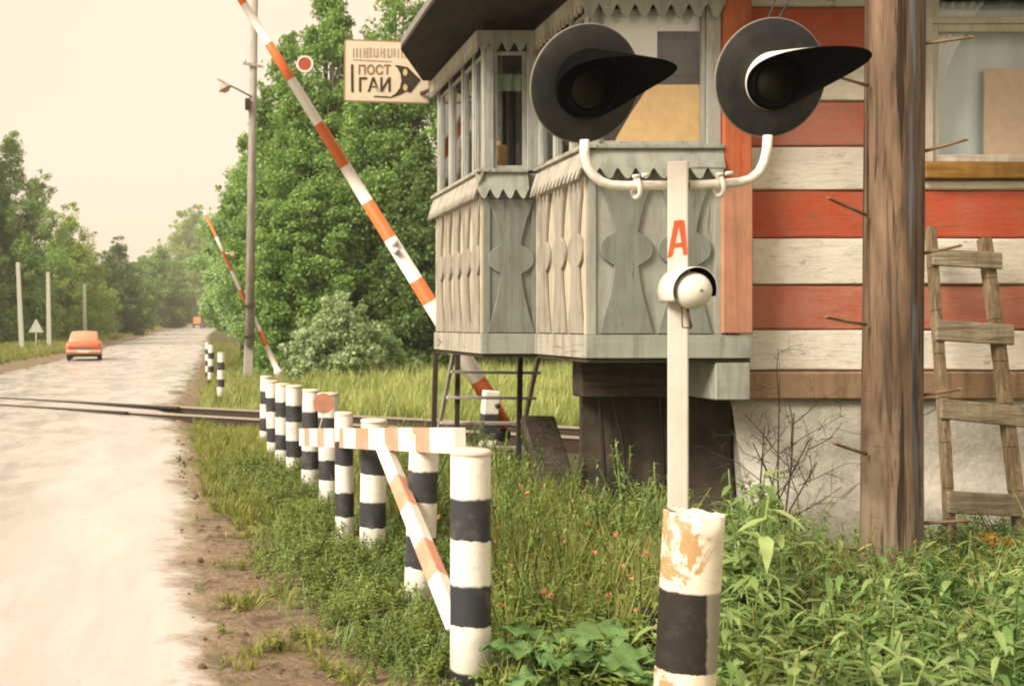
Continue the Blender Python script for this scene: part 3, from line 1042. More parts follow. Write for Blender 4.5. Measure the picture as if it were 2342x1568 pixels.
# ---- things inside the windows
M_cloth = painted("white cloth", (0.78, 0.78, 0.74), (0.5, 0.5, 0.45), 0.2)
def drape(name, x0, x1, y, z0, z1, label, cat, mat, waves=7, amp=0.018, cut=None, group=None):
    mb = MB()
    mb.smooth = True
    nx_, nz_ = 36, 14
    vs, fs = [], []
    for j in range(nz_ + 1):
        t = j / nz_
        for i in range(nx_ + 1):
            s_ = i / nx_
            if cut:
                s_ = s_ * cut(t)
            vs.append((x0 + (x1 - x0) * s_, y + amp * math.sin(i / nx_ * waves * 6.28 + 0.7 * math.sin(t * 4)), z0 + (z1 - z0) * t))
    for j in range(nz_):
        for i in range(nx_):
            a = j * (nx_ + 1) + i
            fs.append((a, a + 1, a + nx_ + 2, a + nx_ + 1))
    mb.add(vs, fs)
    o = mb.build(name, mat)
    o.modifiers.new("cloth", 'SOLIDIFY').thickness = 0.003
    return tag(o, label, cat, group)

M_net = NT("white net curtain", 0.8, 0.1)
M_net.color((0.78, 0.84, 0.84))
drape("net_curtain", 5.27, 5.85, YW + 0.075, 2.83, 3.98, "white net curtain drawn aside at the left of the cream framed window", "curtain", M_net.m, 6, 0.012, lambda t: 0.10 + 0.95 * max(0, t - 0.22) ** 1.6)
drape("sky_reflection_sheet", 5.24, 6.24, YW + 0.17, 2.80, 4.02, "pale blue sheet added behind the cream framed window as reflected sky", "curtain", painted("painted sky reflection", (0.60, 0.72, 0.72), (0.45, 0.52, 0.52), 0.3), 4, 0.012)  # sheet added behind the glass to stand for the sky mirrored in it
mb = MB(); mb.bar((5.93, YW + 0.10, 2.80), (5.95, YW + 0.13, 3.50), 0.42, 0.012, up=(0, -1, 0.1))
tag(mb.build("cardboard_sheet", flat("tan cardboard", (0.70, 0.52, 0.36), 0.8)), "tan cardboard sheet standing inside the cream framed window", "cardboard")
mb = MB(); mb.prism([(2.86, 2.75), (3.60, 2.75), (3.60, 3.33), (3.16, 3.33), (3.02, 3.12), (2.92, 2.95)], frame_M((0, 8.168, 0), (1, 0, 0), (0, 0, 1), (0, -1, 0)), 0.010)
tag(mb.build("hardboard_sheet", flat("ochre hardboard", (0.78, 0.52, 0.22), 0.75)), "ochre hardboard sheet leaning inside the front window of the grey bay", "board")
mb = MB(); mb.prism([(2.82, 3.3), (3.22, 3.3), (3.22, 4.0), (2.82, 4.0)], frame_M((0, 8.19, 0), (1, 0, 0), (0, 0, 1), (0, -1, 0)), 0.006)
mb.prism([(3.222, 3.72), (3.62, 3.72), (3.62, 4.0), (3.222, 4.0)], frame_M((0, 8.19, 0), (1, 0, 0), (0, 0, 1), (0, -1, 0)), 0.006)
tag(mb.build("paper_sheet", painted("pale paper", (0.86, 0.88, 0.86), (0.6, 0.65, 0.65), 0.2)), "pale blue grey paper hung behind the top of the front bay window", "paper")
mb = MB(); mb.box((3.24, 8.30, 3.36), (3.62, 8.50, 3.70)); mb.box((3.3, 8.285, 3.42), (3.56, 8.299, 3.64))
tag(mb.build("reflection_box", flat("dark reflected building", (0.10, 0.11, 0.095), 0.5), bevel=0.01), "dark grey box in the front bay window, modelled for a building reflected there", "reflection box")  # dark box modelled in place of a building reflected in the pane
drape("green_cloth", 2.36, 2.62, 9.5, 3.56, 3.70, "torn green cloth strip hung across the narrow bay window", "cloth", painted("green cloth", (0.30, 0.42, 0.27), (0.2, 0.25, 0.15), 0.4), 3, 0.01)
mb = MB(); mb.prism([(2.345, 2.80), (2.45, 2.80), (2.35, 3.22), (2.34, 3.2)], frame_M((0, 9.52, 0), (1, 0, 0), (0, 0, 1), (0, -1, 0)), 0.02)
tag(mb.build("signal_flag", flat("red cloth", (0.55, 0.05, 0.03), 0.8)), "rolled red signal flag standing inside the narrow bay window", "flag")
for (ya, yb, txt) in ((10.95, 10.70, "far"), (9.80, 9.62, "near"), (8.75, 8.6, "s1"), (9.15, 9.0, "s1b")):
    x = 2.33 if ya > 9.3 else 2.775
    zt = 3.74 if txt != "near" else 3.55
    mb = MB(); mb.smooth = True
    vs, fs = [], []
    for i in range(25):
        t = i / 24
        for z in (2.9 if txt != "near" else 3.2, zt):
            vs.append((x + 0.012 * math.sin(t * 22), ya + (yb - ya) * t, z))
    fs = [(2 * i, 2 * i + 2, 2 * i + 3, 2 * i + 1) for i in range(24)]
    mb.add(vs, fs)
    o = mb.build("curtain", M_cloth)
    o.modifiers.new("cloth", 'SOLIDIFY').thickness = 0.003
    tag(o, {"far": "narrow white curtain at the far end of the bay's left windows", "near": "short white curtain at the near end of the bay's left windows, above the ochre box",
            "s1": "white curtain in the side window nearest the front bay window", "s1b": "white curtain in the side window beside the narrow bay window"}[txt], "curtain", "curtains in the bay side windows")
mb = MB(); mb.box((2.34, 9.55, 2.86), (2.50, 9.85, 3.12)); mb.box((2.36, 9.6, 3.12), (2.46, 9.8, 3.16))
tag(mb.build("wooden_box", flat("ochre plywood", (0.55, 0.33, 0.10), 0.6), bevel=0.008), "ochre wooden box inside the bay's left windows", "box")

# ------------------------------------------------------------------ the hanging sign
YS = 11.72
def sp(px, py, dy=0.0):
    p = P(px, py, YS)
    return Vector((p.x, YS + dy, p.z))
M_signw = painted("cream sign board", (0.70, 0.60, 0.45), (0.45, 0.36, 0.24), 0.3)
M_signk = flat("black sign paint", (0.05, 0.035, 0.02), 0.6)
M_signf = flat("faded grey sign paint", (0.40, 0.33, 0.23), 0.7)
sign = thing("arrow_sign", sp(884, 234), "cream hanging sign reading ПОСТ ГАИ with a black arrow tip", "sign")
def quad_prism(mb, pts, y0, th):
    ps = [(p.x, p.z) for p in pts]
    mb.prism(ps, frame_M((0, y0, 0), (1, 0, 0), (0, 0, 1), (0, -1, 0)), th)
mb = MB(); quad_prism(mb, [sp(790, 229), sp(980, 235), sp(980, 100), sp(791, 93)], YS + 0.03, 0.03)
mb.build("sign_board", M_signw, sign)
mb = MB()
for a, b in (((790, 229), (980, 235)), ((980, 100), (791, 93)), ((791, 93), (790, 229)), ((980, 235), (980, 100))):
    mb.bar(sp(*a, 0.012), sp(*b, 0.012), 0.03, 0.02, up=(0, 1, 0))
mb.build("sign_frame", flat("sign frame", (0.30, 0.22, 0.13), 0.7), sign)
def lettering(body, x0, x1, z0, z1, y, mat, parent, name="lettering", th=0.004, M=None, weight=0.0):
    cu = bpy.data.curves.new(name, 'FONT')
    cu.body = body
    cu.size = 1.0
    cu.extrude = 0.001
    cu.offset = weight
    to = bpy.data.objects.new(name, cu)
    COL.objects.link(to)
    bpy.context.view_layer.update()
    dg = bpy.context.evaluated_depsgraph_get()
    me = bpy.data.meshes.new_from_object(to.evaluated_get(dg))
    bpy.data.objects.remove(to)
    co = np.array([v.co for v in me.vertices])
    lo, hi = co.min(0), co.max(0)
    u = (co - lo) / (hi - lo + 1e-9)
    if M is None:
        org = Vector((0, 0, 0)); p = parent
        while p is not None:
            org += p.location; p = p.parent
        for v, q in zip(me.vertices, u):
            v.co = Vector((x0 + (x1 - x0) * q[0], y - th * q[2], z0 + (z1 - z0) * q[1])) - org
    else:
        for v, q in zip(me.vertices, u):
            v.co = M @ Vector((x0 + (x1 - x0) * q[0], z0 + (z1 - z0) * q[1], th * q[2]))
    me.materials.clear()
    me.materials.append(mat)
    o = bpy.data.objects.new(name, me)
    COL.objects.link(o)
    o.parent = parent
    return o
a, b = sp(820, 171), sp(893, 148)
lettering("ПОСТ", a.x, b.x, a.z, b.z, YS - 0.001, flat("brown sign paint", (0.22, 0.15, 0.075), 0.6), sign, weight=0.012)
a, b = sp(821, 210), sp(893, 177)
lettering("ГАИ", a.x, b.x, a.z, b.z, YS - 0.001, M_signk, sign, weight=0.016)
mb = MB(); quad_prism(mb, [sp(803, 211), sp(808.5, 211.5), sp(807.5, 148), sp(802.5, 147.5)], YS - 0.001, 0.004)
arc = [sp(*p) for p in ((893, 222), (905, 214), (914, 202), (918, 186), (916, 170), (910, 157), (902, 149.5))]
quad_prism(mb, [sp(855, 222), sp(855, 219.5), sp(885, 220.5), *arc, sp(912, 150), sp(932, 154), sp(962, 183), sp(938, 213), sp(930, 209), sp(912, 218), sp(893, 224)], YS - 0.001, 0.004)
mb.build("arrow", M_signk, sign)
mb = MB()
for (cx, cy) in ((926.5, 166), (926.5, 201)):
    quad_prism(mb, [sp(cx + 5 * math.cos(t), cy - 8 * math.sin(t)) for t in np.linspace(0, 6.1, 14)], YS - 0.0055, 0.003)
mb.build("dot", flat("ochre dot paint", (0.62, 0.46, 0.22), 0.6), sign)
mb = MB()
x = 807.0
rs = random.Random(3)
while x < 925:
    w = rs.choice((2.2, 3.0, 3.8))
    t0, t1 = 109 + rs.uniform(0, 3), 133 - rs.uniform(0, 3)
    quad_prism(mb, [sp(x, t1), sp(x + w, t1), sp(x + w, t0), sp(x, t0)], YS - 0.001, 0.003)
    if rs.random() < 0.6:
        tt = rs.choice((t0, t1 - 3, 119))
        quad_prism(mb, [sp(x + w, tt + 3), sp(x + w + 4, tt + 3), sp(x + w + 4, tt), sp(x + w, tt)], YS - 0.001, 0.003)
    x += w + rs.choice((3.4, 4.6, 5.6))
quad_prism(mb, [sp(808, 138), sp(895, 142), sp(895, 140), sp(808, 136)], YS - 0.001, 0.003)
mb.build("faded_lettering", M_signf, sign)
for py in (120, 214):
    e = sp(960, py, 0.05)
    mb = MB(); mb.bar(e, (2.33, 11.27, e.z), 0.03, 0.03)
    mb.build("bracket", M_rust, sign)

# ------------------------------------------------------------------ striped bollards along the verge
WHT, BLK = (0.76, 0.73, 0.66), (0.035, 0.037, 0.042)
M_boll = bands("bollard paint", 0.372, 0.53, WHT, BLK, 1.06, 0.5)
M_cap = painted("bollard cap", (0.70, 0.63, 0.50), (0.42, 0.27, 0.12), 0.6)
def make_bollard(x, y, z, r=0.087, mat=None):
    t = thing("striped_bollard", (x, y, z), None, "bollard", "black and white bollards along the crossing approach")
    mb = MB()
    mb.lathe([(r, -0.12), (r * 0.995, 0.3), (r * 0.985, 0.7), (r * 0.98, 1.045), (r * 0.955, 1.06)], 28, Matrix.Translation((x, y, z)))
    mb.build("post", M_boll, t)
    mb = MB()
    mb.lathe([(r * 0.94, 1.045), (r * 1.03, 1.05), (r * 1.03, 1.066), (r * 0.9, 1.074), (0.001, 1.078)], 28, Matrix.Translation((x, y, z)))
    mb.build("cap", M_cap, t)
    return t
b_proto = make_bollard(1.128, 4.92, -0.005)
b_proto['label'] = "front striped bollard with peeling base, where the slanting red and white brace ends"
BOL = [(1.19, 6.50, -0.09, 0.98, 2.0, "striped bollard standing behind the slanting red and white brace"),
       (1.145, 8.02, -0.13, 1.06, 0.5, "wide striped bollard left of the top of the slanting brace"),
       (0.985, 8.28, -0.10, 0.78, 0.3, "slim striped bollard rising above the red and white beam"),
       (1.045, 9.9, -0.055, 1.05, 1.0, "striped bollard behind the small round red disc"),
       (0.95, 10.8, -0.075, 0.98, -1.0, "striped bollard at the far end of the red and white beam"),
       (0.895, 12.06, -0.10, 1.0, 1.2, "fourth striped bollard counted from the railway end of the row"),
       (0.835, 13.0, -0.13, 1.0, 0.0, "third striped bollard counted from the railway end of the row"),
       (0.80, 14.1, -0.15, 0.98, -1.5, "second striped bollard counted from the railway end of the row"),
       (0.775, 15.8, -0.17, 0.98, 0.8, "last striped bollard of the row, closest to the railway"),
       (0.24, 25.0, -0.06, 0.92, 1.0, "leaning striped bollard beyond the railway, nearest of its cluster"),
       (0.02, 31.5, 0.0, 0.95, -1.0, "white topped bollard beyond the railway at the grassy road edge"),
       (-0.06, 36.5, 0.0, 0.95, 0.5, "small far bollard beyond the railway, partly hidden behind others")]
for i, (x, y, z, wd, lean, lab) in enumerate(BOL):
    o = copy_tree(b_proto)
    o.location = (x, y, z)
    o.scale = (wd, wd, 1)
    o.rotation_euler = (R(0.6 * math.sin(i * 2.1)), R(lean), R(47 * i))
    o['label'] = lab

# the rusty stump at the very front, black paint on one side only
sq = NT("rusty stump paint", 0.65, 0.3)
o_ = sq.xyz(); v = sq.co((1, 1, 1))
n1 = sq.noise(v, 6, 8, 0.72, 0.5); n2 = sq.noise(v, 24, 6, 0.7); n3 = sq.noise(sq.co((1, 1, 0.3)), 8, 6, 0.7)
zz_ = sq.math('ADD', o_[2], sq.math('MULTIPLY', sq.math('SUBTRACT', n2, 0.5), 0.02))
white = sq.mix(sq.math('MULTIPLY', sq.ramp(n2, (0.45, 0.0), (0.7, 1.0)), 0.5), (0.76, 0.70, 0.58), (0.55, 0.42, 0.25))
# rust runs down one flank and round the rim
fl = sq.math('ADD', sq.math('MULTIPLY', sq.math('SUBTRACT', o_[0], sq.math('MULTIPLY', o_[2], 0.055)), -3.6), sq.math('MULTIPLY', sq.math('SUBTRACT', n1, 0.5), 3.2))
white = sq.mix(sq.ramp(sq.math('ADD', fl, 0.22), (0.56, 0.0), (0.64, 0.9)), white, sq.mix(n1, (0.25, 0.12, 0.045), (0.50, 0.30, 0.12)))
white = sq.mix(sq.ramp(n1, (0.60, 0.0), (0.66, 0.8)), white, (0.50, 0.27, 0.08))
black = sq.mix(sq.math('MULTIPLY', sq.ramp(n2, (0.5, 0.0), (0.75, 1.0)), 0.5), (0.022, 0.019, 0.016), (0.07, 0.06, 0.05))
bare = sq.mix(n1, (0.22, 0.20, 0.16), (0.36, 0.33, 0.27))
black = sq.mix(sq.ramp(sq.math('ADD', o_[0], sq.math('MULTIPLY', n2, 0.02)), (0.062, 0.0), (0.068, 1.0)), black, bare)
u = sq.math('FRACT', sq.math('DIVIDE', sq.math('SUBTRACT', 0.972, zz_), 0.535))
sq.color(sq.mix(sq.ramp(u, (0.49, 1.0), (0.503, 0.0)), black, white))
sq.bump(sq.math('ADD', n1, sq.math('MULTIPLY', n2, 0.5)), 0.5, 0.006)
x0, y0 = 1.60, 3.88
st = thing("rusty_bollard", (x0, y0, 0), "rusty open topped bollard with flaking white and black paint beside the signal post", "bollard")
mb = MB(); mb.smooth = True
n = 36
prof = [(0.099, -0.15), (0.098, 0.4), (0.0975, 0.8), (0.097, 0.955)]
def ring(r_, z, jag=0.0):
    lx = 0.055 * (z / 1.0)
    return [Vector((x0 + lx + r_ * math.cos(2 * math.pi * j / n), y0 + r_ * math.sin(2 * math.pi * j / n), z + jag * (0.6 * math.sin(j * 1.3) + 0.5 * math.sin(j * 2.9 + 1)) - jag * 2.2 * math.cos(2 * math.pi * j / n) * 0.6)) for j in range(n)]
rings = [ring(0.099, -0.15), ring(0.0985, 0.3), ring(0.098, 0.6), ring(0.0975, 0.9), ring(0.097, 0.965, 0.006), ring(0.084, 0.962, 0.006), ring(0.083, 0.80), ring(0.083, 0.55)]
vs = [p for r_ in rings for p in r_]
fs = [(i * n + j, i * n + (j + 1) % n, (i + 1) * n + (j + 1) % n, (i + 1) * n + j) for i in range(len(rings) - 1) for j in range(n)]
mb.add(vs, fs)
mb.build("pipe", sq.m, st)
mb = MB(); mb.lathe([(0.0825, 0.6), (0.06, 0.63), (0.001, 0.62)], 20, Matrix.Translation((x0 + 0.034, y0, 0)))
mb.build("rubble_fill", flat("rusty fill", (0.14, 0.075, 0.03), 0.9), st)

# ------------------------------------------------------------------ red and white beam with its brace and disc
def stripes_u(name, axis, period, frac, cA, cB, off=0.0, dirt=0.3):
    return bands(name, period, frac, cA, cB, off, dirt, axis=axis, wob=0.004)
PINK, CREAM = (0.62, 0.27, 0.17), (0.77, 0.74, 0.66)
a, b = P(1052, 1007, 5.80), P(692, 999, 9.65)
beam = thing("striped_beam", a, "red and white striped beam along the near bollards with a slanting brace", "barrier beam")
def striped_bar(mb, a, b, cuts, w, h, up, w2=None, h2=None, first=0):
    w2, h2 = w2 or w, h2 or h
    a, b = Vector(a), Vector(b)
    for i in range(len(cuts) - 1):
        t0, t1 = cuts[i], cuts[i + 1]
        mb.cur = (i + first) % 2
        mb.bar(a.lerp(b, t0), a.lerp(b, t1), w + (w2 - w) * t0, h + (h2 - h) * t0, up, w + (w2 - w) * t1, h + (h2 - h) * t1)
M_pink = painted("faded red paint", PINK, (0.66, 0.50, 0.38), 0.5, 0.6)
M_cream = painted("cream white paint", CREAM, (0.5, 0.42, 0.3), 0.3, 0.6)
mb = MB()
def cut_at(px):       # where along the beam a picture column falls
    k = (px - PX) / F
    return (k * a.y - a.x) / ((b.x - a.x) - k * (b.y - a.y))
pxs = [1052, 995, 955, 922, 890, 853, 823, 795, 771, 750, 734, 716, 704, 692]
cuts = [0.0] + [min(1, max(0, cut_at(p))) for p in pxs[1:-1]] + [1.0]
striped_bar(mb, a, b, cuts, 0.06, 0.133, (0, 0, 1), 0.06, 0.145)
mb.build("beam", [M_cream, M_pink], beam)
c, d = P(878, 1022, 7.15), P(1046, 1432, 5.12)
mb = MB()
striped_bar(mb, c, d, [0, 0.25, 0.43, 0.63, 0.80, 1.0], 0.075, 0.085, (0.5, -1, 0.6), first=0)
mb.build("brace", [M_cream, M_pink], beam, bevel=0.01, seg=2)
e0, e1 = P(728, 990, 9.0), P(740, 945, 9.0)
mb = MB(); mb.tube([e0, e1], 0.006, 6)
mb.build("disc_stem", flat("pale stem", (0.5, 0.42, 0.3), 0.6), beam)
cpt = P(740, 922, 9.0)
mb = MB(); mb.lathe([(0.001, -0.006), (0.082, -0.006), (0.082, 0.006), (0.001, 0.006)], 40, Matrix.Translation(cpt) @ Matrix.Rotation(R(90), 4, 'X'), smooth=False)
mb.build("reflector_disc", flat("faded red disc", (0.48, 0.24, 0.15), 0.6), beam)

# ------------------------------------------------------------------ crossing signal on a square white post
M_wpost = painted("white post paint", (0.56, 0.52, 0.46), (0.40, 0.32, 0.26), 0.35, 0.5)
M_wpipe = painted("white pipe paint", (0.76, 0.73, 0.66), (0.42, 0.36, 0.24), 0.45, 0.4)
M_disc = painted("black backing disc", (0.028, 0.029, 0.031), (0.10, 0.09, 0.065), 0.5, 0.7, 5, spec=0.15)
M_rim = flat("pale worn rim", (0.26, 0.23, 0.18), 0.6)
M_visor = flat("black visor", (0.005, 0.005, 0.005), 0.9, 0.0)
M_vwhite = painted("white visor flank", (0.80, 0.77, 0.72), (0.5, 0.45, 0.4), 0.2)  # whitens the outer side of one visor only
M_lens = flat("dark signal lens", (0.012, 0.010, 0.006), 0.35, 0.12)
YP = 5.70
sb = P(1550, 1460, YP)
sx = sb.x + 0.002
sig = thing("crossing_signal", (sx, YP, 0), "railway crossing signal on a square white post with two black lamp discs and a bell", "signal")
ang = R(-24)      # the post is turned so that its right flank shows
def rotv(p, c, a_):
    q = Matrix.Rotation(a_, 4, 'Z') @ (Vector(p) - Vector(c))
    return q + Vector(c)
mb = MB()
zt = EYE + (PY - 371) * YP / F
mb.box((sx - 0.048, YP - 0.052, -0.2), (sx + 0.048, YP + 0.052, zt))
mb.v = [rotv(p, (sx, YP, 0), ang) for p in mb.v]
mb.build("post", M_wpost, sig, bevel=0.008, seg=2)
# the letter A, brushed on in red
M_redA = flat("red letter paint", (0.80, 0.085, 0.02), 0.5)
fx = Matrix.Rotation(ang, 4, 'Z') @ Vector((1, 0, 0)); fy = Matrix.Rotation(ang, 4, 'Z') @ Vector((0, -1, 0))
mb = MB()
MF = frame_M(Vector((sx, YP, 0)) + fy * 0.0525, fx, Vector((0, 0, 1)), fy)
z0, z1 = EYE + (PY - 590) * YP / F, EYE + (PY - 505) * YP / F
h = z1 - z0
def stroke(p, q, w):
    p, q = Vector(p), Vector(q); dd = (q - p).normalized(); nn = Vector((-dd.y, dd.x)) * w / 2
    mb.prism([tuple(p - nn), tuple(q - nn), tuple(q + nn), tuple(p + nn)][::1], MF, 0.002)
for pl in ([(-0.048, z0), (-0.026, z0 + 0.006), (0.004, z1 - 0.03), (0.012, z1), (-0.016, z1 - 0.004)],
           [(0.026, z0 + 0.01), (0.044, z0 + 0.016), (0.030, z1 - 0.004), (0.0125, z1), (0.0045, z1 - 0.03)],
           [(-0.020, z0 + 0.050), (0.0245, z0 + 0.053), (0.0225, z0 + 0.075), (-0.013, z0 + 0.070)]):
    mb.prism(pl, MF, 0.0025)
mb.build("letter_a", M_redA, sig)
LH, RH = P(1340, 192, YP - 0.02), P(1764, 178, YP - 0.02)
# bent pipes that carry the heads
for (pts_, ) in (([(1337, 320), (1337, 352), (1343, 378), (1356, 400), (1374, 415), (1396, 423), (1425, 425), (1480, 424), (1526, 424)],),
                 ([(1575, 424), (1640, 421), (1690, 417), (1716, 410), (1736, 394), (1748, 370), (1754, 345), (1756, 310)],)):
    mb = MB()
    mb.tube([P(x, y, YP + 0.01) for x, y in pts_], 0.0235, 14)
    mb.build("arm_pipe", M_wpipe, sig)
for cx, cy in ((1456, 424), (1646, 420)):
    mb = MB()
    q = P(cx, cy, YP + 0.01)
    mb.tube([q + Vector((0.006 * math.sin(2 * t), 0.040 * math.cos(t), 0.052 * math.sin(t) - 0.008)) for t in np.linspace(0, 2 * math.pi, 26)], 0.012, 8, caps=False)
    mb.tube([q + Vector((0.01, -0.045, 0.045)), q + Vector((0.045, -0.045, 0.048))], 0.010, 8)
    mb.tube([q + Vector((-0.035, -0.04, 0.040)), q + Vector((0.0, -0.04, 0.044))], 0.008, 8)
    mb.build("clamp", M_wpipe, sig)

def lamp_head(ctr, yaw, pitch, white_flank, rollv, LV):
    """local frame: the lamp looks along -y, z up"""
    M = Matrix.Translation(ctr) @ Matrix.Rotation(yaw, 4, 'Z') @ Matrix.Rotation(pitch, 4, 'X')
    A = Matrix.Rotation(R(90), 4, 'X')          # local z of a lathe -> -y
    mb = MB()
    mb.lathe([(0.10, 0.0), (0.20, 0.006), (0.283, 0.0), (0.290, -0.004), (0.290, -0.014), (0.2, -0.012), (0.001, -0.012)], 56, M @ A)
    disc = mb.build("backing_disc", M_disc, sig)
    mb = MB()
    mb.tube([M @ Vector((0.290 * math.cos(t), 0.008, 0.290 * math.sin(t))) for t in np.linspace(0, 2 * math.pi, 57)], 0.0045, 6, caps=False)
    mb.build("rim", M_rim, disc)
    L0 = Vector((0.012, 0, -0.028))             # lens sits a little below the middle
    ML = M @ Matrix.Translation(L0)
    mb = MB()
    mb.lathe([(0.122, 0.002), (0.122, 0.022), (0.104, 0.026), (0.1, 0.012)], 40, ML @ A, caps=False)
    mb.build("lens_ring", M_visor, disc)
    mb = MB()
    mb.lathe([(0.103, 0.006), (0.09, 0.02), (0.06, 0.034), (0.03, 0.041), (0.001, 0.043)], 32, ML @ A)
    mb.build("lens", M_lens, disc)
    # long scoop visor
    mb = MB(); mb.smooth = True
    na, nl = 64, 12
    vs = []
    for i in range(na + 1):
        ph = 2 * math.pi * i / na
        c = math.cos(ph - rollv)
        ln = (0.012 if white_flank else 0.02) + LV * max(0.0, (0.5 + 0.5 * c)) ** (3.1 if white_flank else 2.5)
        for j in range(nl + 1):
            t = j / nl
            rr = (0.142 - 0.012 * t * ln if white_flank else 0.170 - 0.05 * t * ln)
            wx, wz = rr * math.sin(ph) - 0.004, rr * math.cos(ph) + (0.012 if white_flank else 0.028)
            vs.append(ML @ Vector((wx, -ln * t, wz - 0.02 * (ln * t) ** 2)))
    fs = [(i * (nl + 1) + j, i * (nl + 1) + j + 1, (i + 1) * (nl + 1) + j + 1, (i + 1) * (nl + 1) + j) for i in range(na) for j in range(nl)]
    mb.add(vs, fs)
    vz = mb.build("visor", [M_vwhite if white_flank else M_visor, M_visor], disc)
    so = vz.modifiers.new("sheet", 'SOLIDIFY')
    so.thickness = 0.003
    so.offset = 1.0
    if white_flank:
        so.material_offset = 1
        so.material_offset_rim = 1
    mb = MB(); mb.lathe([(0.001, 0.004), (0.138 if white_flank else 0.165, 0.004), (0.138 if white_flank else 0.165, 0.009), (0.001, 0.009)], 40, ML @ Matrix.Translation((-0.004, 0, 0.012 if white_flank else 0.028)) @ A, smooth=False)
    mb.build('visor_shade_disc', M_visor, disc)  # black disc added as the shade inside the visor mouth
    return disc
lamp_head(LH, R(10), R(14), False, R(30), 0.62)
lamp_head(RH, R(6), R(9), True, R(40), 0.58)
# bell under the letter
bc = P(1588, 664, YP - 0.14)
MBell = Matrix.Translation(bc) @ Matrix.Rotation(R(6), 4, 'Z') @ Matrix.Rotation(R(90), 4, 'X')
mb = MB()
mb.lathe([(0.072, -0.035), (0.090, -0.028), (0.092, -0.015), (0.088, 0.006), (0.074, 0.032), (0.048, 0.052), (0.022, 0.061), (0.001, 0.063)], 36, MBell)
bell = mb.build("bell", M_wpipe, sig)
mb = MB(); mb.lathe([(0.009, 0.060), (0.008, 0.067), (0.001, 0.069)], 10, MBell)
mb.build("bolt", M_rim, bell)
mb = MB(); mb.smooth = True
vs, fs = [], []
na = 30
for i in range(na + 1):
    ph = R(-112) + R(224) * i / na + R(-8)
    for j, y in enumerate((0.13, 0.06, -0.01, -0.04)):
        rr = 0.112 if j < 3 else 0.111
        vs.append(Matrix.Translation(bc) @ Matrix.Rotation(R(6), 4, 'Z') @ Vector((rr * math.sin(ph) - 0.005, y + (0.03 * (abs(ph) / 2) if j > 1 else 0), rr * math.cos(ph))))
fs = [(i * 4 + j, i * 4 + j + 1, (i + 1) * 4 + j + 1, (i + 1) * 4 + j) for i in range(na) for j in range(3)]
mb.add(vs, fs)
sh = mb.build("bell_hood", [M_wpipe, M_visor], sig)
so = sh.modifiers.new("sheet", 'SOLIDIFY'); so.thickness = 0.004; so.offset = 1.0; so.material_offset = 1
mb = MB()
mb.lathe([(0.055, -0.10), (0.055, -0.03)], 16, MBell)
q = bc + Vector((-0.02, 0.03, -0.08))
mb.tube([q, q + Vector((0.0, -0.01, -0.05)), q + Vector((0.012, -0.015, -0.10))], 0.007, 6)
mb.tube([q + Vector((-0.03, 0, 0.0)), q + Vector((-0.03, -0.01, -0.10)), q + Vector((0.012, -0.015, -0.105))], 0.004, 6)
mb.build("bell_hammer", flat("rusty iron", (0.10, 0.06, 0.035), 0.7), sig)
mb = MB()
jb = P(1503, 1490, YP - 0.15)
mb.box((jb.x - 0.04, jb.y - 0.05, 0.02), (jb.x + 0.035, jb.y + 0.08, 0.19))
mb.box((jb.x - 0.044, jb.y - 0.055, 0.193), (jb.x + 0.039, jb.y + 0.085, 0.21))
mb.build("junction_box", flat("black iron box", (0.022, 0.024, 0.028), 0.45), sig, bevel=0.008, seg=2)
mb = MB()
mb.tube([P(1757, 45, YP + 0.03), P(1766, 20, YP + 0.1), P(1782, -40, YP + 0.3)], 0.006, 6)
mb.tube([P(1779, 48, YP + 0.03), P(1800, 10, YP + 0.1), P(1818, -40, YP + 0.3)], 0.006, 6)
mb.build("wire", M_black, sig)

# ------------------------------------------------------------------ barriers
ORANGE, BWHITE = (0.66, 0.16, 0.035), (0.78, 0.75, 0.69)
M_bor = painted("barrier red paint", ORANGE, (0.45, 0.2, 0.1), 0.3, 0.5)
M_bwh = painted("barrier white paint", BWHITE, (0.5, 0.42, 0.32), 0.25, 0.5)
def boom(parent, pts, cuts, r0, r1, name="boom"):
    """pts: bottom and top; cuts: fractions where colours change, starting red at the bottom"""
    a, b = Vector(pts[0]), Vector(pts[1])
    mb = MB()
    for i in range(len(cuts) - 1):
        t0, t1 = cuts[i], cuts[i + 1]
        mb.cur = i % 2
        mb.tube([a.lerp(b, t0), a.lerp(b, t1)], [r0 + (r1 - r0) * t0, r0 + (r1 - r0) * t1], 14)
    return mb.build(name, [M_bor, M_bwh], parent)
YB = 14.4
ba, bb = P(1122, 915, YB), P(515, -60, YB)
def tcut(y):
    return (915 - y) / 975.0
piv = P(1120, 950, YB + 0.22)
bar1 = thing("crossing_barrier", (piv.x, piv.y, 0), "raised red and white barrier boom on a striped post behind the grey bay", "barrier", "raised crossing barriers")
bm1 = boom(bar1, (ba, bb), [0, tcut(868), tcut(690), tcut(640), tcut(545), tcut(462), tcut(380), tcut(283), tcut(182), tcut(100), tcut(10), 1.0], 0.108, 0.045)
mb = MB()
t = P(1156, 974, YB)
mb.tube([ba, t], [0.10, 0.09], 12)
mb.build("counterweight_tail", M_bor, bm1)
dc = P(697, 147, YB - 0.05)
mb = MB(); mb.lathe([(0.001, -0.012), (0.082, -0.012), (0.082, 0.010), (0.001, 0.012)], 28, Matrix.Translation(dc) @ Matrix.Rotation(R(90), 4, 'X'), smooth=False)
dd = mb.build("reflector_disc", flat("red reflector", (0.42, 0.09, 0.05), 0.5), bm1)
mb = MB(); mb.lathe([(0.083, -0.013), (0.083, 0.016), (0.106, 0.016), (0.106, -0.013), (0.083, -0.013)], 28, Matrix.Translation(dc) @ Matrix.Rotation(R(90), 4, 'X'), smooth=False, caps=False)
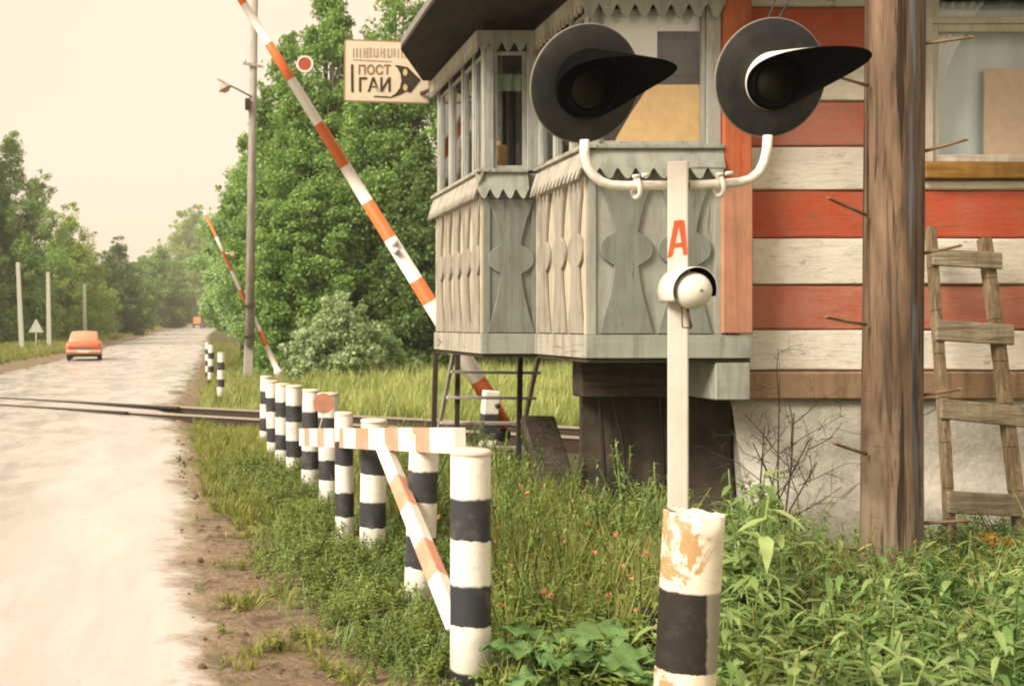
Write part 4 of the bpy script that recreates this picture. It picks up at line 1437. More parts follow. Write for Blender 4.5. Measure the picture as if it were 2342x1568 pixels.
mb.build("disc_rim", M_bwh, dd)
mb = MB(); mb.tube([P(652, 170, YB), P(681, 156, YB - 0.04)], 0.012, 6)
mb.build("disc_stem", M_rim, dd)
mb = MB(); mb.lathe([(0.05, -0.05), (0.05, 0.05)], 12, Matrix.Translation(P(901, 556, YB - 0.06)) @ Matrix.Rotation(R(90), 4, 'X')); mb.lathe([(0.04, -0.05), (0.04, 0.05)], 12, Matrix.Translation(P(905, 574, YB - 0.08)) @ Matrix.Rotation(R(90), 4, 'X'))
mb.build("boom_clamp", M_bwh, bm1)
pw = 0.10
M_bpost = bands("barrier post paint", 0.62, 0.47, WHT, BLK, 0.80, 0.4)
mb = MB()
pt, pb = P(1124, 893, YB - 0.2), P(1110, 1040, YB - 0.2)
mb.bar((pb.x, pb.y, -0.15), pt, 0.19, 0.18, up=(0, -1, 0))
mb.build("post", M_bpost, bar1, bevel=0.012)
mb = MB()
mb.lathe([(0.03, -0.25), (0.03, 0.25)], 10, Matrix.Translation(P(1128, 925, YB - 0.1)) @ Matrix.Rotation(R(90), 4, 'X'))
mb.build('pivot_pin', M_rust, bar1)
mb = MB()
q = P(1150, 1000, YB + 0.05)
mb.lathe([(0.001, -0.05), (0.09, -0.05), (0.09, 0.05), (0.001, 0.05)], 18, Matrix.Translation((q.x, q.y, 0.22)) @ Matrix.Rotation(R(90), 4, 'X'))
mb.build("pivot_drum", flat("black iron", (0.04, 0.035, 0.03), 0.6), bar1)

YC = 33.0
fa, fb = P(634, 845, YC), P(466, 480, YC)
bar2 = thing("crossing_barrier", (P(637, 860, YC).x, YC, 0), "distant raised barrier boom on the far side of the railway", "barrier", "raised crossing barriers")
bm2 = boom(bar2, (fa, fb), [0, 0.0001, 0.15, 0.24, 0.40, 0.5, 0.62, 0.74, 0.83, 0.97, 1.0], 0.09, 0.035)
mb = MB(); mb.lathe([(0.001, -0.012), (0.075, -0.012), (0.075, 0.010), (0.001, 0.012)], 20, Matrix.Translation(P(531, 580, YC - 0.05)) @ Matrix.Rotation(R(90), 4, 'X'), smooth=False)
d2 = mb.build("reflector_disc", flat("faded pink disc", (0.55, 0.36, 0.28), 0.5), bm2)
mb = MB(); mb.tube([P(512, 578, YC), P(526, 580, YC - 0.04)], 0.02, 6); mb.build("disc_stem", M_bwh, d2)
mb = MB(); q = P(640, 858, YC - 0.1)
mb.box((q.x - 0.11, q.y - 0.1, -0.2), (q.x + 0.11, q.y + 0.1, q.z + 0.02)); mb.build("post", flat("pale post", (0.5, 0.46, 0.38), 0.7), bar2, bevel=0.02)
mb = MB(); mb.lathe([(0.001, -0.14), (0.14, -0.14), (0.14, 0.14), (0.001, 0.14)], 16, Matrix.Translation(P(637, 850, YC - 0.05)) @ Matrix.Rotation(R(90), 4, 'X')); mb.build("pivot_drum", M_bwh, bar2)

# ------------------------------------------------------------------ stout wooden pole with iron steps
wq = NT("pole timber", 0.85, 0.2)
v = wq.co((1, 1, 0.05)); v0 = wq.co((1, 1, 1)); o_ = wq.xyz()
g1 = wq.noise(v, 26, 6, 0.65, 0.8); g2 = wq.noise(wq.co((1, 1, 0.12)), 7, 6, 0.65, 0.5); n3 = wq.noise(v0, 2.2, 5, 0.6)
c = wq.mix(wq.ramp(g2, (0.32, 0.0), (0.66, 1.0)), (0.06, 0.038, 0.026), (0.235, 0.155, 0.10))
# greyer and paler where the lower half has weathered
c = wq.mix(wq.ramp(wq.math('ADD', wq.math('MULTIPLY', o_[2], -0.35), wq.math('MULTIPLY', n3, 0.7)), (-0.35, 0.0), (0.15, 0.8)), c, wq.mix(g2, (0.16, 0.12, 0.08), (0.34, 0.27, 0.19)))
c = wq.mix(wq.math('MULTIPLY', wq.ramp(g1, (0.48, 0.0), (0.62, 1.0)), 0.7), c, (0.035, 0.022, 0.014))
# tarry blue black streak down the right side, purple brown beside it
sx_ = wq.math('ADD', o_[0], wq.math('ADD', wq.math('MULTIPLY', wq.math('SUBTRACT', n3, 0.5), 0.10), wq.math('MULTIPLY', wq.math('SUBTRACT', 1.9, o_[2]), -0.008)))
st_ = wq.math('MULTIPLY', wq.ramp(wq.math('ADD', sx_, 0.5), (0.515, 0.0), (0.53, 1.0)), wq.ramp(wq.math('ADD', sx_, 0.5), (0.572, 1.0), (0.585, 0.0)))
c = wq.mix(wq.math('MULTIPLY', st_, wq.ramp(g2, (0.35, 0.1), (0.6, 0.9))), c, wq.mix(wq.ramp(g1, (0.45, 0.0), (0.6, 1.0)), (0.03, 0.033, 0.042), (0.16, 0.19, 0.22)))
ck = wq.ramp(wq.noise(wq.co((1, 1, 0.045)), 15.0, 4, 0.6, 0.4), (0.39, 1.0), (0.44, 0.0))
ck = wq.math('MULTIPLY', ck, 0.85)
c = wq.mix(ck, c, (0.02, 0.012, 0.008))
# short sideways nicks
nk = wq.noise(wq.co((0.5, 0.5, 14)), 3.0, 3, 0.6)
c = wq.mix(wq.math('MULTIPLY', wq.ramp(nk, (0.68, 0.0), (0.72, 1.0)), 0.6), c, (0.05, 0.03, 0.02))
wq.color(c)
wq.bump(wq.math('SUBTRACT', wq.math('ADD', wq.math('MULTIPLY', g1, 0.7), g2), ck), 0.7, 0.012)
YU = 7.0
pb = P(2040, 1330, YU)
px_ = pb.x + 0.0
pole = thing("wooden_pole", (px_, YU, 0), "stout split brown wooden pole with iron climbing pegs in front of the log house", "pole")
mb = MB(); mb.smooth = True
n, vs, fs = 40, [], []
zz = list(np.linspace(-0.3, 7.0, 38))
for z in zz:
    t = z / 7.0
    for j in range(n):
        a = 2 * math.pi * j / n
        r_ = 0.168 - 0.010 * max(0, t) - 0.006 * (z - 1.2) * (1 if z < 2 else 0.4) * 0.5
        r_ *= 1 - 0.06 * max(0, math.cos(a - R(285))) ** 6 - 0.05 * max(0, math.cos(a - R(215))) ** 4      # hewn flats
        r_ += 0.004 * math.sin(3 * a + z * 0.7) + 0.003 * math.sin(7 * a + 1.3 * z)
        r_ -= 0.022 * math.exp(-((a - R(262 + 4 * math.sin(z * 1.1))) / 0.045) ** 2) * (0.5 + 0.5 * math.sin(z * 1.3 + 0.6))
        vs.append((px_ + 0.012 * math.sin(z * 0.5) + r_ * math.cos(a) + 0.0005 * z, YU + r_ * math.sin(a), z))
for i in range(len(zz) - 1):
    for j in range(n):
        fs.append((i * n + j, i * n + (j + 1) % n, (i + 1) * n + (j + 1) % n, (i + 1) * n + j))
fs.append(tuple(range((len(zz) - 1) * n, len(zz) * n)))
mb.add(vs, fs)
mb.build("shaft", wq.m, pole)
M_peg = flat("rusty peg iron", (0.22, 0.14, 0.075), 0.6)
for (x0p, y0p, x1p, y1p) in ((1980, 196, 1912, 175), (1976, 492, 1894, 454), (1974, 742, 1888, 726), (1976, 1038, 1908, 1014), (1974, 1258, 1890, 1252),
                             (2104, 102, 2220, 86), (2104, 350, 2210, 320), (2104, 582, 2196, 562), (2104, 905, 2194, 890), (2104, 1196, 2220, 1190)):
    s_ = -1 if x1p < x0p else 1
    p0, p1 = P(x0p - s_ * 6, y0p, YU - 0.03), P(x1p, y1p, YU - 0.14)
    mb = MB()
    mb.tube([p0, p0.lerp(p1, 0.5), p1, p1 + Vector((0, -0.004, 0.006))], [0.011, 0.010, 0.009, 0.013], 8)
    mb.build("climbing_peg", M_peg, pole)

# ------------------------------------------------------------------ wooden ladder against the house
M_lad = wood("ladder timber", (0.10, 0.065, 0.035), (0.34, 0.26, 0.16), 'Z', 8, rnd=True)
M_rung = wood("ladder rung timber", (0.13, 0.10, 0.06), (0.44, 0.38, 0.27), 'X', 8, rnd=True)
lad = thing("wooden_ladder", P(2250, 1300, 7.65), "rough wooden ladder with plank rungs leaning against the log house", "ladder")
lt, lb = P(2130, 519, 8.14), P(2178, 1330, 7.62)
rt, rb = P(2250, 546, 8.14), P(2352, 1330, 7.62)
for a_, b_, w in ((lt, lb, 0.052), (rt, rb, 0.075)):
    mb = MB(); mb.smooth = False
    pts = [a_.lerp(b_, t) + Vector((0.006 * math.sin(t * 5 + w * 90), 0, 0)) for t in np.linspace(0, 1, 9)]
    for i in range(8):
        mb.bar(pts[i], pts[i + 1], w, 0.07, up=(0, -1, 0.2))
    mb.build("rail", M_lad, lad, bevel=0.006)
for (xl, yl, xr, yr, w) in ((2131, 588, 2291, 597, 0.12), (2139, 755, 2318, 766, 0.145), (2150, 934, 2346, 954, 0.14), (2166, 1147, 2376, 1158, 0.15)):
    t = (yl - 519) / 811.0
    Y = 8.14 + (7.62 - 8.14) * t - 0.055
    mb = MB(); mb.bar(P(xl, yl, Y), P(xr, yr, Y), 0.028, w, up=(0, 0.1, 1)); mb.build("rung", M_rung, lad, bevel=0.007)

# ------------------------------------------------------------------ light metal steps behind the bay, leaning plank
M_stp = flat("grey steel", (0.30, 0.27, 0.22), 0.5)
M_tread = painted("pale tread", (0.55, 0.53, 0.46), (0.3, 0.25, 0.18), 0.4)
YL = 11.42
steps = thing("step_ladder", (2.6, YL + 0.3, 0), "thin metal step ladder with pale treads under the grey bay", "ladder")
sl = [(P(1036, 815, YL), P(1000, 1000, YL + 0.45)), (P(1231, 815, YL), P(1190, 1010, YL + 0.45))]
for (a_, b_) in sl:
    b2 = a_ + (b_ - a_) * ((a_.z + 0.25) / (a_.z - b_.z))
    mb = MB(); mb.bar(a_ + (a_ - b_) * 0.05, b2, 0.035, 0.06, up=(0, -1, 0)); mb.build("rail", M_stp, steps, bevel=0.003)
for (yl, xl, xr) in ((850, 1030, 1232), (908, 1020, 1222), (966, 1006, 1208), (1022, 996, 1196)):
    t = (yl - 815) / 185.0
    Y = YL + 0.45 * t - 0.03
    mb = MB(); mb.bar(P(xl, yl, Y), P(xr, yl + 2, Y), 0.14, 0.028); mb.build("tread", M_tread, steps, bevel=0.003)
M_leg = flat("dark prop iron", (0.05, 0.04, 0.03), 0.6)
for (xa, xb, Yq) in ((997, 986, 11.30), (1047, 1043, 11.6), (1190, 1184, 11.30)):
    mb = MB()
    a_ = P(xa, 806, Yq); a_.z = 1.335; b_ = P(xb, 985, Yq); b_.z = -0.3
    mb.bar(a_, b_, 0.045, 0.045, up=(0, -1, 0))
    o = mb.build("bay_prop", M_leg, house)
a_, b_ = P(1228, 955, 10.2), P(1280, 1130, 9.7)
mb = MB(); mb.bar(a_, b_ + (b_ - a_) * 0.15, 0.30, 0.09, up=(0.15, -1, 0.4), w2=0.34)
o = mb.build("leaning_plank", wood("rotten sleeper", (0.035, 0.028, 0.02), (0.15, 0.125, 0.09), 'Z', 8), bevel=0.012)
tag(o, "dark weathered plank leaning in the weeds under the grey bay", "plank")

# ------------------------------------------------------------------ lamp pole and the concrete posts across the road
M_conc = painted("pole concrete", (0.40, 0.37, 0.31), (0.22, 0.19, 0.14), 0.4)
M_pgrey = wood("grey pole wood", (0.26, 0.24, 0.205), (0.47, 0.44, 0.39), 'Z', 5)
YK = 33.0
lp = thing("street_lamp", (P(567, 870, YK).x, YK, 0), "tall grey lamp pole on a concrete stub between the two barriers", "lamp post")
mb = MB(); a_, b_ = P(566, 872, YK), P(573, 692, YK); a_.z = -0.3
mb.bar(a_, b_, 0.27, 0.24, up=(0, -1, 0)); mb.build("concrete_stub", M_conc, lp, bevel=0.02)
mb = MB(); a_, b_ = P(570, 790, YK - 0.22), P(584, -160, YK - 0.22)
mb.tube([a_, b_], [0.135, 0.10], 12); mb.build("pole", M_pgrey, lp)
mb = MB()
for yy_ in (700, 770):
    q = P(569, yy_, YK - 0.1); mb.box((q.x - 0.15, q.y - 0.32, q.z - 0.03), (q.x + 0.17, q.y + 0.2, q.z + 0.03))
mb.build("wire_binding", M_rust, lp)
mb = MB(); mb.tube([P(576, 222, YK - 0.3), P(545, 205, YK - 0.5), P(522, 194, YK - 0.6), P(496, 180, YK - 0.7)], 0.028, 7); mb.build("arm", M_stp, lp)
q = P(514, 200, YK - 0.65)
mb = MB(); mb.lathe([(0.03, 0.12), (0.10, 0.08), (0.19, -0.02), (0.2, -0.06)], 14, Matrix.Translation(q) @ Matrix.Rotation(R(-25), 4, 'Y'))
mb.build("lamp_shade", flat("lamp shade", (0.34, 0.27, 0.19), 0.5), lp)
mb = MB(); mb.lathe([(0.12, -0.06), (0.10, -0.13), (0.001, -0.16)], 12, Matrix.Translation(q) @ Matrix.Rotation(R(-25), 4, 'Y')); mb.build("lamp_glass", flat("lamp glass", (0.55, 0.42, 0.25), 0.2), lp)
mb = MB(); mb.bar(P(556, 145, YK - 0.35), P(602, 153, YK - 0.35), 0.06, 0.07); mb.build("crossarm", M_pgrey, lp)
mb = MB()
for x in (560, 598):
    q = P(x, 143, YK - 0.35); mb.lathe([(0.03, 0), (0.045, 0.04), (0.03, 0.09), (0.04, 0.11), (0.001, 0.13)], 10, Matrix.Translation(q))
mb.build("insulator", flat("white porcelain", (0.7, 0.68, 0.6), 0.3), lp)
q = P(566, 238, YK - 0.38)
mb = MB(); mb.box((q.x - 0.07, q.y - 0.06, q.z - 0.16), (q.x + 0.07, q.y + 0.1, q.z + 0.16)); mb.build("switch_box", M_rust, lp, bevel=0.01)

cp0 = None
for (xt, yt, xb_, yb_, Y, lab) in ((41, 600, 51, 792, 69.0, "nearest pale concrete post in front of the left roadside trees"),
                                   (110, 622, 113, 786, 74.0, "concrete post behind the warning triangle sign"),
                                   (193, 650, 195, 757, 88.0, "concrete post rising behind the red car")):
    a_ = P(xt, yt, Y); b_ = P(xb_, yb_, Y)
    mb = MB(); zb = gz(b_.x, Y) - 0.3
    mb.bar((b_.x, Y, zb), a_, 0.30, 0.26, up=(0, -1, 0), w2=0.22, h2=0.2)
    o = mb.build("concrete_post", painted("post concrete", (0.50, 0.50, 0.43), (0.3, 0.28, 0.2), 0.3), bevel=0.02)
    tag(o, lab, "post", "concrete posts along the far side of the road")
YT = 66.0
tc_ = P(83, 745, YT); zg = gz(tc_.x, YT)
ts = thing("warning_sign", (tc_.x, YT, zg), "triangular warning sign on a short post beyond the road", "road sign")
mb = MB(); mb.tube([(tc_.x, YT, zg - 0.2), (tc_.x, YT, tc_.z)], 0.05, 8); mb.build("post", M_conc, ts)
mb = MB(); s_ = 0.44
mb.prism([(-s_, -0.38), (s_, -0.38), (0.03, 0.38), (-0.03, 0.38)], frame_M((tc_.x, YT - 0.06, tc_.z), (1, 0, 0), (0, 0, 1), (0, -1, 0)), 0.02)
mb.build("sign_plate", flat("grey sign plate", (0.50, 0.52, 0.47), 0.4), ts)

# ------------------------------------------------------------------ cars
def loft(mb, secs):
    n = len(secs[0])
    vs = [p for s_ in secs for p in s_]
    fs = [(i * n + j, i * n + (j + 1) % n, (i + 1) * n + (j + 1) % n, (i + 1) * n + j) for i in range(len(secs) - 1) for j in range(n)]
    fs += [tuple(range(n - 1, -1, -1)), tuple(range((len(secs) - 1) * n, len(secs) * n))]
    mb.add(vs, fs)

def sedan(loc, rz, label, paint, paint_roof):
    """tail at y=0, nose at +y; built at the origin and turned through its root"""
    t = thing("saloon_car", (0, 0, 0), label, "car")
    mb = MB(); mb.smooth = True
    def sec(y, hw, zb, zt, r=0.08):
        return [Vector((x, y, z)) for x, z in ((-hw + r, zb), (-hw, zb + r), (-hw - 0.015, (zb + zt) / 2), (-hw + 0.02, zt - r), (-hw + 0.09, zt), (0, zt + 0.015), (hw - 0.09, zt), (hw - 0.02, zt - r), (hw + 0.015, (zb + zt) / 2), (hw, zb + r), (hw - r, zb))]
    loft(mb, [sec(0.0, 0.70, 0.42, 0.80), sec(0.06, 0.76, 0.34, 0.87), sec(0.5, 0.79, 0.28, 0.93), sec(1.3, 0.81, 0.24, 0.95), sec(2.6, 0.81, 0.24, 0.93), sec(3.4, 0.78, 0.28, 0.88), sec(3.95, 0.74, 0.36, 0.80), sec(4.05, 0.69, 0.42, 0.72)])
    mb.build("body", paint, t)
    mb = MB(); mb.smooth = True
    def csec(y, hb, ht, zb, zt):
        return [Vector((x, y, z)) for x, z in ((-hb, zb), (-ht, zt - 0.06), (-ht + 0.08, zt), (0, zt + 0.02), (ht - 0.08, zt), (ht, zt - 0.06), (hb, zb))]
    loft(mb, [csec(0.62, 0.70, 0.66, 0.90, 0.97), csec(1.02, 0.70, 0.60, 0.92, 1.34), csec(1.2, 0.70, 0.60, 0.92, 1.39), csec(2.1, 0.70, 0.60, 0.92, 1.39), csec(2.35, 0.70, 0.60, 0.92, 1.33), csec(2.85, 0.70, 0.66, 0.90, 0.95)])
    cabn = mb.build("roof", paint_roof, t)
    Mw = flat("car window glass", (0.07, 0.08, 0.08), 0.3, 0.25)
    mb = MB(); mb.add([(-0.56, 0.665, 0.985), (0.56, 0.665, 0.985), (0.48, 0.985, 1.30), (-0.48, 0.985, 1.30)], [(0, 1, 2, 3)])
    w_ = mb.build("rear_window", Mw, t); w_.modifiers.new("glass", 'SOLIDIFY').thickness = 0.01
    for s_ in (-1, 1):
        for y0, y1 in ((1.12, 1.62), (1.68, 2.35)):
            mb = MB(); mb.add([(s_ * 0.697, y0, 0.97), (s_ * 0.697, y1 + (0.25 if y1 > 2 else 0), 0.97), (s_ * 0.618, y1, 1.29), (s_ * 0.618, y0 + 0.05, 1.29)], [(0, 1, 2, 3)])
            w_ = mb.build("side_window", Mw, t); w_.modifiers.new("glass", 'SOLIDIFY').thickness = 0.012
    Mt = flat("tyre rubber", (0.022, 0.02, 0.018), 0.8)
    Mh = flat("hub", (0.4, 0.38, 0.34), 0.4)
    for s_ in (-1, 1):
        for y in (0.75, 3.2):
            mb = MB(); mb.lathe([(0.16, -0.085), (0.29, -0.085), (0.31, -0.05), (0.31, 0.05), (0.29, 0.085), (0.16, 0.085)], 20, Matrix.Translation((s_ * 0.68, y, 0.31)) @ Matrix.Rotation(R(90), 4, 'Y'))
            wh = mb.build("wheel", Mt, t)
            mb = MB(); mb.lathe([(0.001, -0.06), (0.17, -0.06), (0.17, 0.06), (0.001, 0.07)], 16, Matrix.Translation((s_ * 0.69, y, 0.31)) @ Matrix.Rotation(R(90 * s_), 4, 'Y')); mb.build("hub", Mh, wh)
    for s_ in (-1, 1):
        mb = MB(); mb.box((s_ * 0.42, -0.035, 0.56), (s_ * 0.68, 0.02, 0.70)); mb.build("tail_light", flat("tail light", (0.60, 0.06, 0.02), 0.25), t, bevel=0.015)
    mb = MB(); mb.box((-0.76, -0.09, 0.42), (0.76, -0.03, 0.52)); mb.build("bumper", flat("pale bumper", (0.55, 0.52, 0.45), 0.35), t, bevel=0.02)
    mb = MB(); mb.box((-0.38, -0.03, 0.60), (0.38, -0.002, 0.70)); mb.build("tail_panel", flat("brown panel", (0.26, 0.15, 0.10), 0.5), t, bevel=0.006)
    mb = MB(); mb.box((-0.26, -0.108, 0.40), (0.26, -0.095, 0.51)); mb.build("number_plate", flat("plate", (0.66, 0.64, 0.55), 0.4), t)
    mb = MB(); mb.box((-0.62, 0.25, 0.2), (0.62, 3.7, 0.3)); mb.build("underbody", Mt, t)
    t.scale = (1, 1, 0.95)
    t.location = loc
    t.rotation_euler = (0, 0, rz)
    return t
M_carred = painted("orange red car paint", (0.58, 0.15, 0.06), (0.6, 0.4, 0.26), 0.3, 0.3, spec=0.5)
q = P(191, 826, 50.5)
sedan((q.x, 50.5, rise(50.5) + 0.035), R(4.5), "orange red saloon car driving away on the left side of the road", M_carred, painted("faded car roof", (0.58, 0.29, 0.18), (0.5, 0.3, 0.2), 0.3, 0.3, spec=0.5))
Yv = 190.0
q = P(477, 0, Yv)
sedan((q.x, Yv, rise(Yv) + 0.03), R(5), "tiny white car far down the road beside a small lorry", painted("white car paint", (0.72, 0.7, 0.64), amt=0.1), painted("white car roof", (0.72, 0.7, 0.64), amt=0.1))
Yv = 185.0
q = P(451, 0, Yv); zb = rise(Yv)
lo = thing("small_lorry", (q.x, Yv, zb), "tiny orange boxed lorry at the far road edge under the trees", "lorry")
mb = MB(); mb.box((q.x - 0.62, Yv, zb + 0.7), (q.x + 0.62, Yv + 2.6, zb + 1.9)); mb.build("box_body", flat("orange lorry box", (0.62, 0.34, 0.16), 0.6), lo, bevel=0.06)
mb = MB(); mb.box((q.x - 0.68, Yv + 2.65, zb + 0.5), (q.x + 0.68, Yv + 4.0, zb + 1.9)); mb.build("cab", flat("lorry cab", (0.4, 0.25, 0.15), 0.5), lo, bevel=0.12)
for s_ in (-1, 1):
    for y in (0.6, 3.3):
        mb = MB(); mb.lathe([(0.1, -0.1), (0.38, -0.1), (0.38, 0.1), (0.1, 0.1)], 14, Matrix.Translation((q.x + s_ * 0.6, Yv + y, zb + 0.38)) @ Matrix.Rotation(R(90), 4, 'Y')); mb.build("wheel", M_black, lo)

# ------------------------------------------------------------------ trees
M_bark = wood("tree bark", (0.05, 0.042, 0.03), (0.17, 0.15, 0.11), 'Z', 4)
LEAF = {
    'mid': leafmat("leaf mid green", [(0.072, 0.169, 0.030), (0.158, 0.294, 0.060), (0.318, 0.471, 0.129)], 0.45),
    'pale': leafmat("leaf silvery green", [(0.116, 0.218, 0.060), (0.231, 0.378, 0.129), (0.463, 0.620, 0.291)], 0.45),
    'yellow': leafmat("leaf yellow green", [(0.116, 0.218, 0.030), (0.231, 0.353, 0.055), (0.376, 0.505, 0.102)], 0.45),
    'dark': leafmat("leaf dark green", [(0.040, 0.093, 0.024), (0.080, 0.152, 0.035), (0.158, 0.252, 0.060)], 0.45),
    'silver': leafmat("leaf silver bush", [(0.143, 0.222, 0.088), (0.270, 0.372, 0.167), (0.476, 0.587, 0.317)], 0.45),
}
def tree(label, px, Y, py_top, half, kind, nclump=90, per=95, leaf=0.17, base=0.12, peaks=3, group="trees beside the road", seed=None, name="leafy_tree", droop=0.0, dens=1.0):
    nclump, per, leaf = int(nclump * 3.6), per * 1.15, leaf * 0.60
    half *= 1.12
    r = np.random.default_rng(seed if seed is not None else int(abs(px) * 7 + Y))
    s_ = Y / F
    x = (px - PX) * s_
    z0 = gz(x, Y)
    H = EYE - (py_top - PY) * s_ - z0
    W = half * s_
    t = thing(name, (x, Y, z0), label, "tree", group)
    o = np.array((x, Y, z0))
    # leaders: several uneven tops make the outline
    lead = []
    for i in range(peaks):
        a = 6.28 * i / peaks + r.uniform(0, 1.2)
        rr = W * (0.0 if i == 0 else r.uniform(0.25, 0.55))
        lead.append((rr * math.cos(a), rr * math.sin(a) * 0.8, H * (1.0 if i == 0 else r.uniform(0.68, 0.95)), W * r.uniform(0.6, 0.85)))
    mb = MB()
    r0 = max(0.05, 0.020 * H)
    tips = []
    for i, (lx, ly, lh, lw) in enumerate(lead):
        pts = [Vector((x, Y, z0 - 0.2)), Vector((x + lx * 0.1, Y + ly * 0.1, z0 + lh * 0.2)), Vector((x + lx * 0.6, Y + ly * 0.6, z0 + lh * 0.5)), Vector((x + lx, Y + ly, z0 + lh * 0.93))]
        mb.tube(pts, [r0 * (1 if i == 0 else 0.6), r0 * 0.8 * (1 if i == 0 else 0.7), r0 * 0.4, r0 * 0.08], 7)
    cen, rad = [], []
    for k in range(nclump):
        lx, ly, lh, lw = lead[r.integers(0, len(lead))]
        u = r.uniform(0, 1)
        zz = lh * (base + (1 - base) * u)
        prof = (math.sin(math.pi * min(1, 0.10 + 0.90 * u) ** 0.72)) ** 0.75
        rr = lw * prof * math.sqrt(r.uniform(0.12, 1.0)) * 1.15
        a = r.uniform(0, 6.28)
        f = min(1.0, zz / (lh * 0.5))
        cx, cy = lx * f + rr * math.cos(a), ly * f + rr * math.sin(a)
        zz -= droop * rr * 0.5
        cen.append((cx, cy, max(0.15, zz)))
        rad.append(W * r.uniform(0.08, 0.26) * (1.2 - 0.5 * u) + 0.10)
        if k % 9 == 0:
            mb.tube([Vector((x + lx * f * 0.5, Y + ly * f * 0.5, z0 + zz * 0.72)), Vector((x + cx * 0.6, Y + cy * 0.6, z0 + zz * 0.86)), Vector((x + cx, Y + cy, z0 + zz))], [r0 * 0.28, r0 * 0.16, r0 * 0.05], 5)
    # feathery tip sprays that break the outline
    for k in range(int(nclump * 0.5)):
        c = np.array(cen[r.integers(0, nclump)])
        dirv = c - np.array((0, 0, H * 0.45)); dirv = dirv / (np.linalg.norm(dirv) + 1e-6)
        c2 = c + dirv * W * r.uniform(0.08, 0.28) + np.array((0, 0, W * r.uniform(0.0, 0.15)))
        cen.append(tuple(c2)); rad.append(W * r.uniform(0.05, 0.10) + 0.05)
    mb.build("trunk", M_bark, t)
    cen, rad = np.array(cen) + o, np.array(rad)
    dn = per * (rad / rad.mean()) ** 1.6 * dens
    parts = []
    V, T = leaf_cloud(cen, rad, dn, leaf, r)
    fast_mesh("crown", V, T, LEAF[kind], t, o)
    return t

G1 = "tall trees beyond the railway"
tree("tallest pale green poplar behind the arrow sign and the bay roof", 905, 37, -60, 165, 'mid', 150, 120, 0.17, 0.06, 4, G1)
tree("tall poplar with twin pointed tops between the barrier boom and the arrow sign", 745, 39, -5, 150, 'mid', 140, 120, 0.17, 0.05, 4, G1)
tree("tree filling the gap right behind the tall lamp pole", 655, 41, 85, 112, 'mid', 110, 110, 0.17, 0.04, 3, G1)
tree("tree with spreading boughs left of the tall lamp pole", 604, 44, 300, 118, 'pale', 100, 110, 0.17, 0.22, 4, G1, droop=0.3)
tree("low spreading tree behind the tip of the distant barrier boom", 556, 48, 420, 95, 'pale', 80, 105, 0.17, 0.30, 4, G1)
tree("dark tree whose lower boughs show left of the grey bay", 965, 33, 330, 90, 'dark', 90, 105, 0.16, 0.0, 3, G1)
tree("broad green tree behind the foot of the distant barrier", 700, 36, 430, 110, 'mid', 100, 110, 0.16, 0.0, 4, G1)
tree("green tree hidden behind the booth, seen under its floor at the left", 1120, 37, 500, 100, 'mid', 70, 90, 0.17, 0.0, 3, G1)
tree("green tree seen under the booth floor beside the dark pier", 1290, 38, 520, 110, 'mid', 70, 90, 0.17, 0.0, 3, G1)
tree("tree at the back of the thicket behind the lamp pole", 830, 46, 120, 150, 'dark', 110, 100, 0.2, 0.05, 4, G1)
G2 = "roadside trees in the distance"
tree("tall twin topped tree above the far bend of the road", 440, 300, 488, 95, 'yellow', 110, 75, 0.75, 0.04, 4, G2)
tree("mid green tree left of the twin topped tree at the bend", 365, 190, 570, 72, 'mid', 80, 70, 0.5, 0.04, 3, G2)
tree("pale tree right at the bend beside the distant boom tip", 545, 190, 600, 55, 'yellow', 60, 70, 0.4, 0.2, 3, G2)
tree("round dark bush tree at the roadside under the twin topped tree", 388, 215, 702, 38, 'dark', 50, 70, 0.5, 0.0, 3, G2)
tree("darkest tree of the left row, behind the red car", 268, 122, 562, 76, 'dark', 100, 80, 0.27, 0.0, 4, G2)
tree("gappy small tree between the dark tree and the bend", 322, 152, 590, 42, 'mid', 50, 60, 0.32, 0.05, 3, G2)
G3 = "trees along the left roadside"
tree("yellow green tree above the concrete post behind the car", 165, 98, 494, 88, 'yellow', 100, 90, 0.24, 0.02, 4, G3)
tree("tallest tree at the left edge, with an overhanging bough", 22, 82, 318, 112, 'mid', 170, 120, 0.22, 0.02, 5, G3, seed=3)
tree("tree cut by the left frame edge", -70, 80, 240, 110, 'mid', 110, 100, 0.22, 0.02, 3, G3)
tree("dark undergrowth tree behind the warning triangle", 95, 92, 610, 70, 'dark', 70, 80, 0.22, 0.0, 3, G3)
tree("shaded bushy tree between the yellow green and the dark tree", 212, 108, 640, 45, 'mid', 60, 80, 0.25, 0.0, 3, G3)
tree("bushy tree low down at the left frame edge", 5, 86, 600, 55, 'dark', 60, 80, 0.22, 0.0, 3, G3)
tree("silvery green bush in front of the tall trees, right of the lamp pole", 775, 29, 700, 90, 'silver', 90, 85, 0.15, 0.0, 6, "bushes beyond the railway", name="leafy_bush", dens=1.0)
tree("small green bush at the foot of the dark tree", 890, 30, 770, 50, 'pale', 40, 70, 0.14, 0.0, 4, "bushes beyond the railway", name="leafy_bush")
tree("low green bush just right of the distant barrier foot", 660, 35, 740, 50, 'mid', 45, 70, 0.15, 0.0, 4, "bushes beyond the railway", name="leafy_bush")

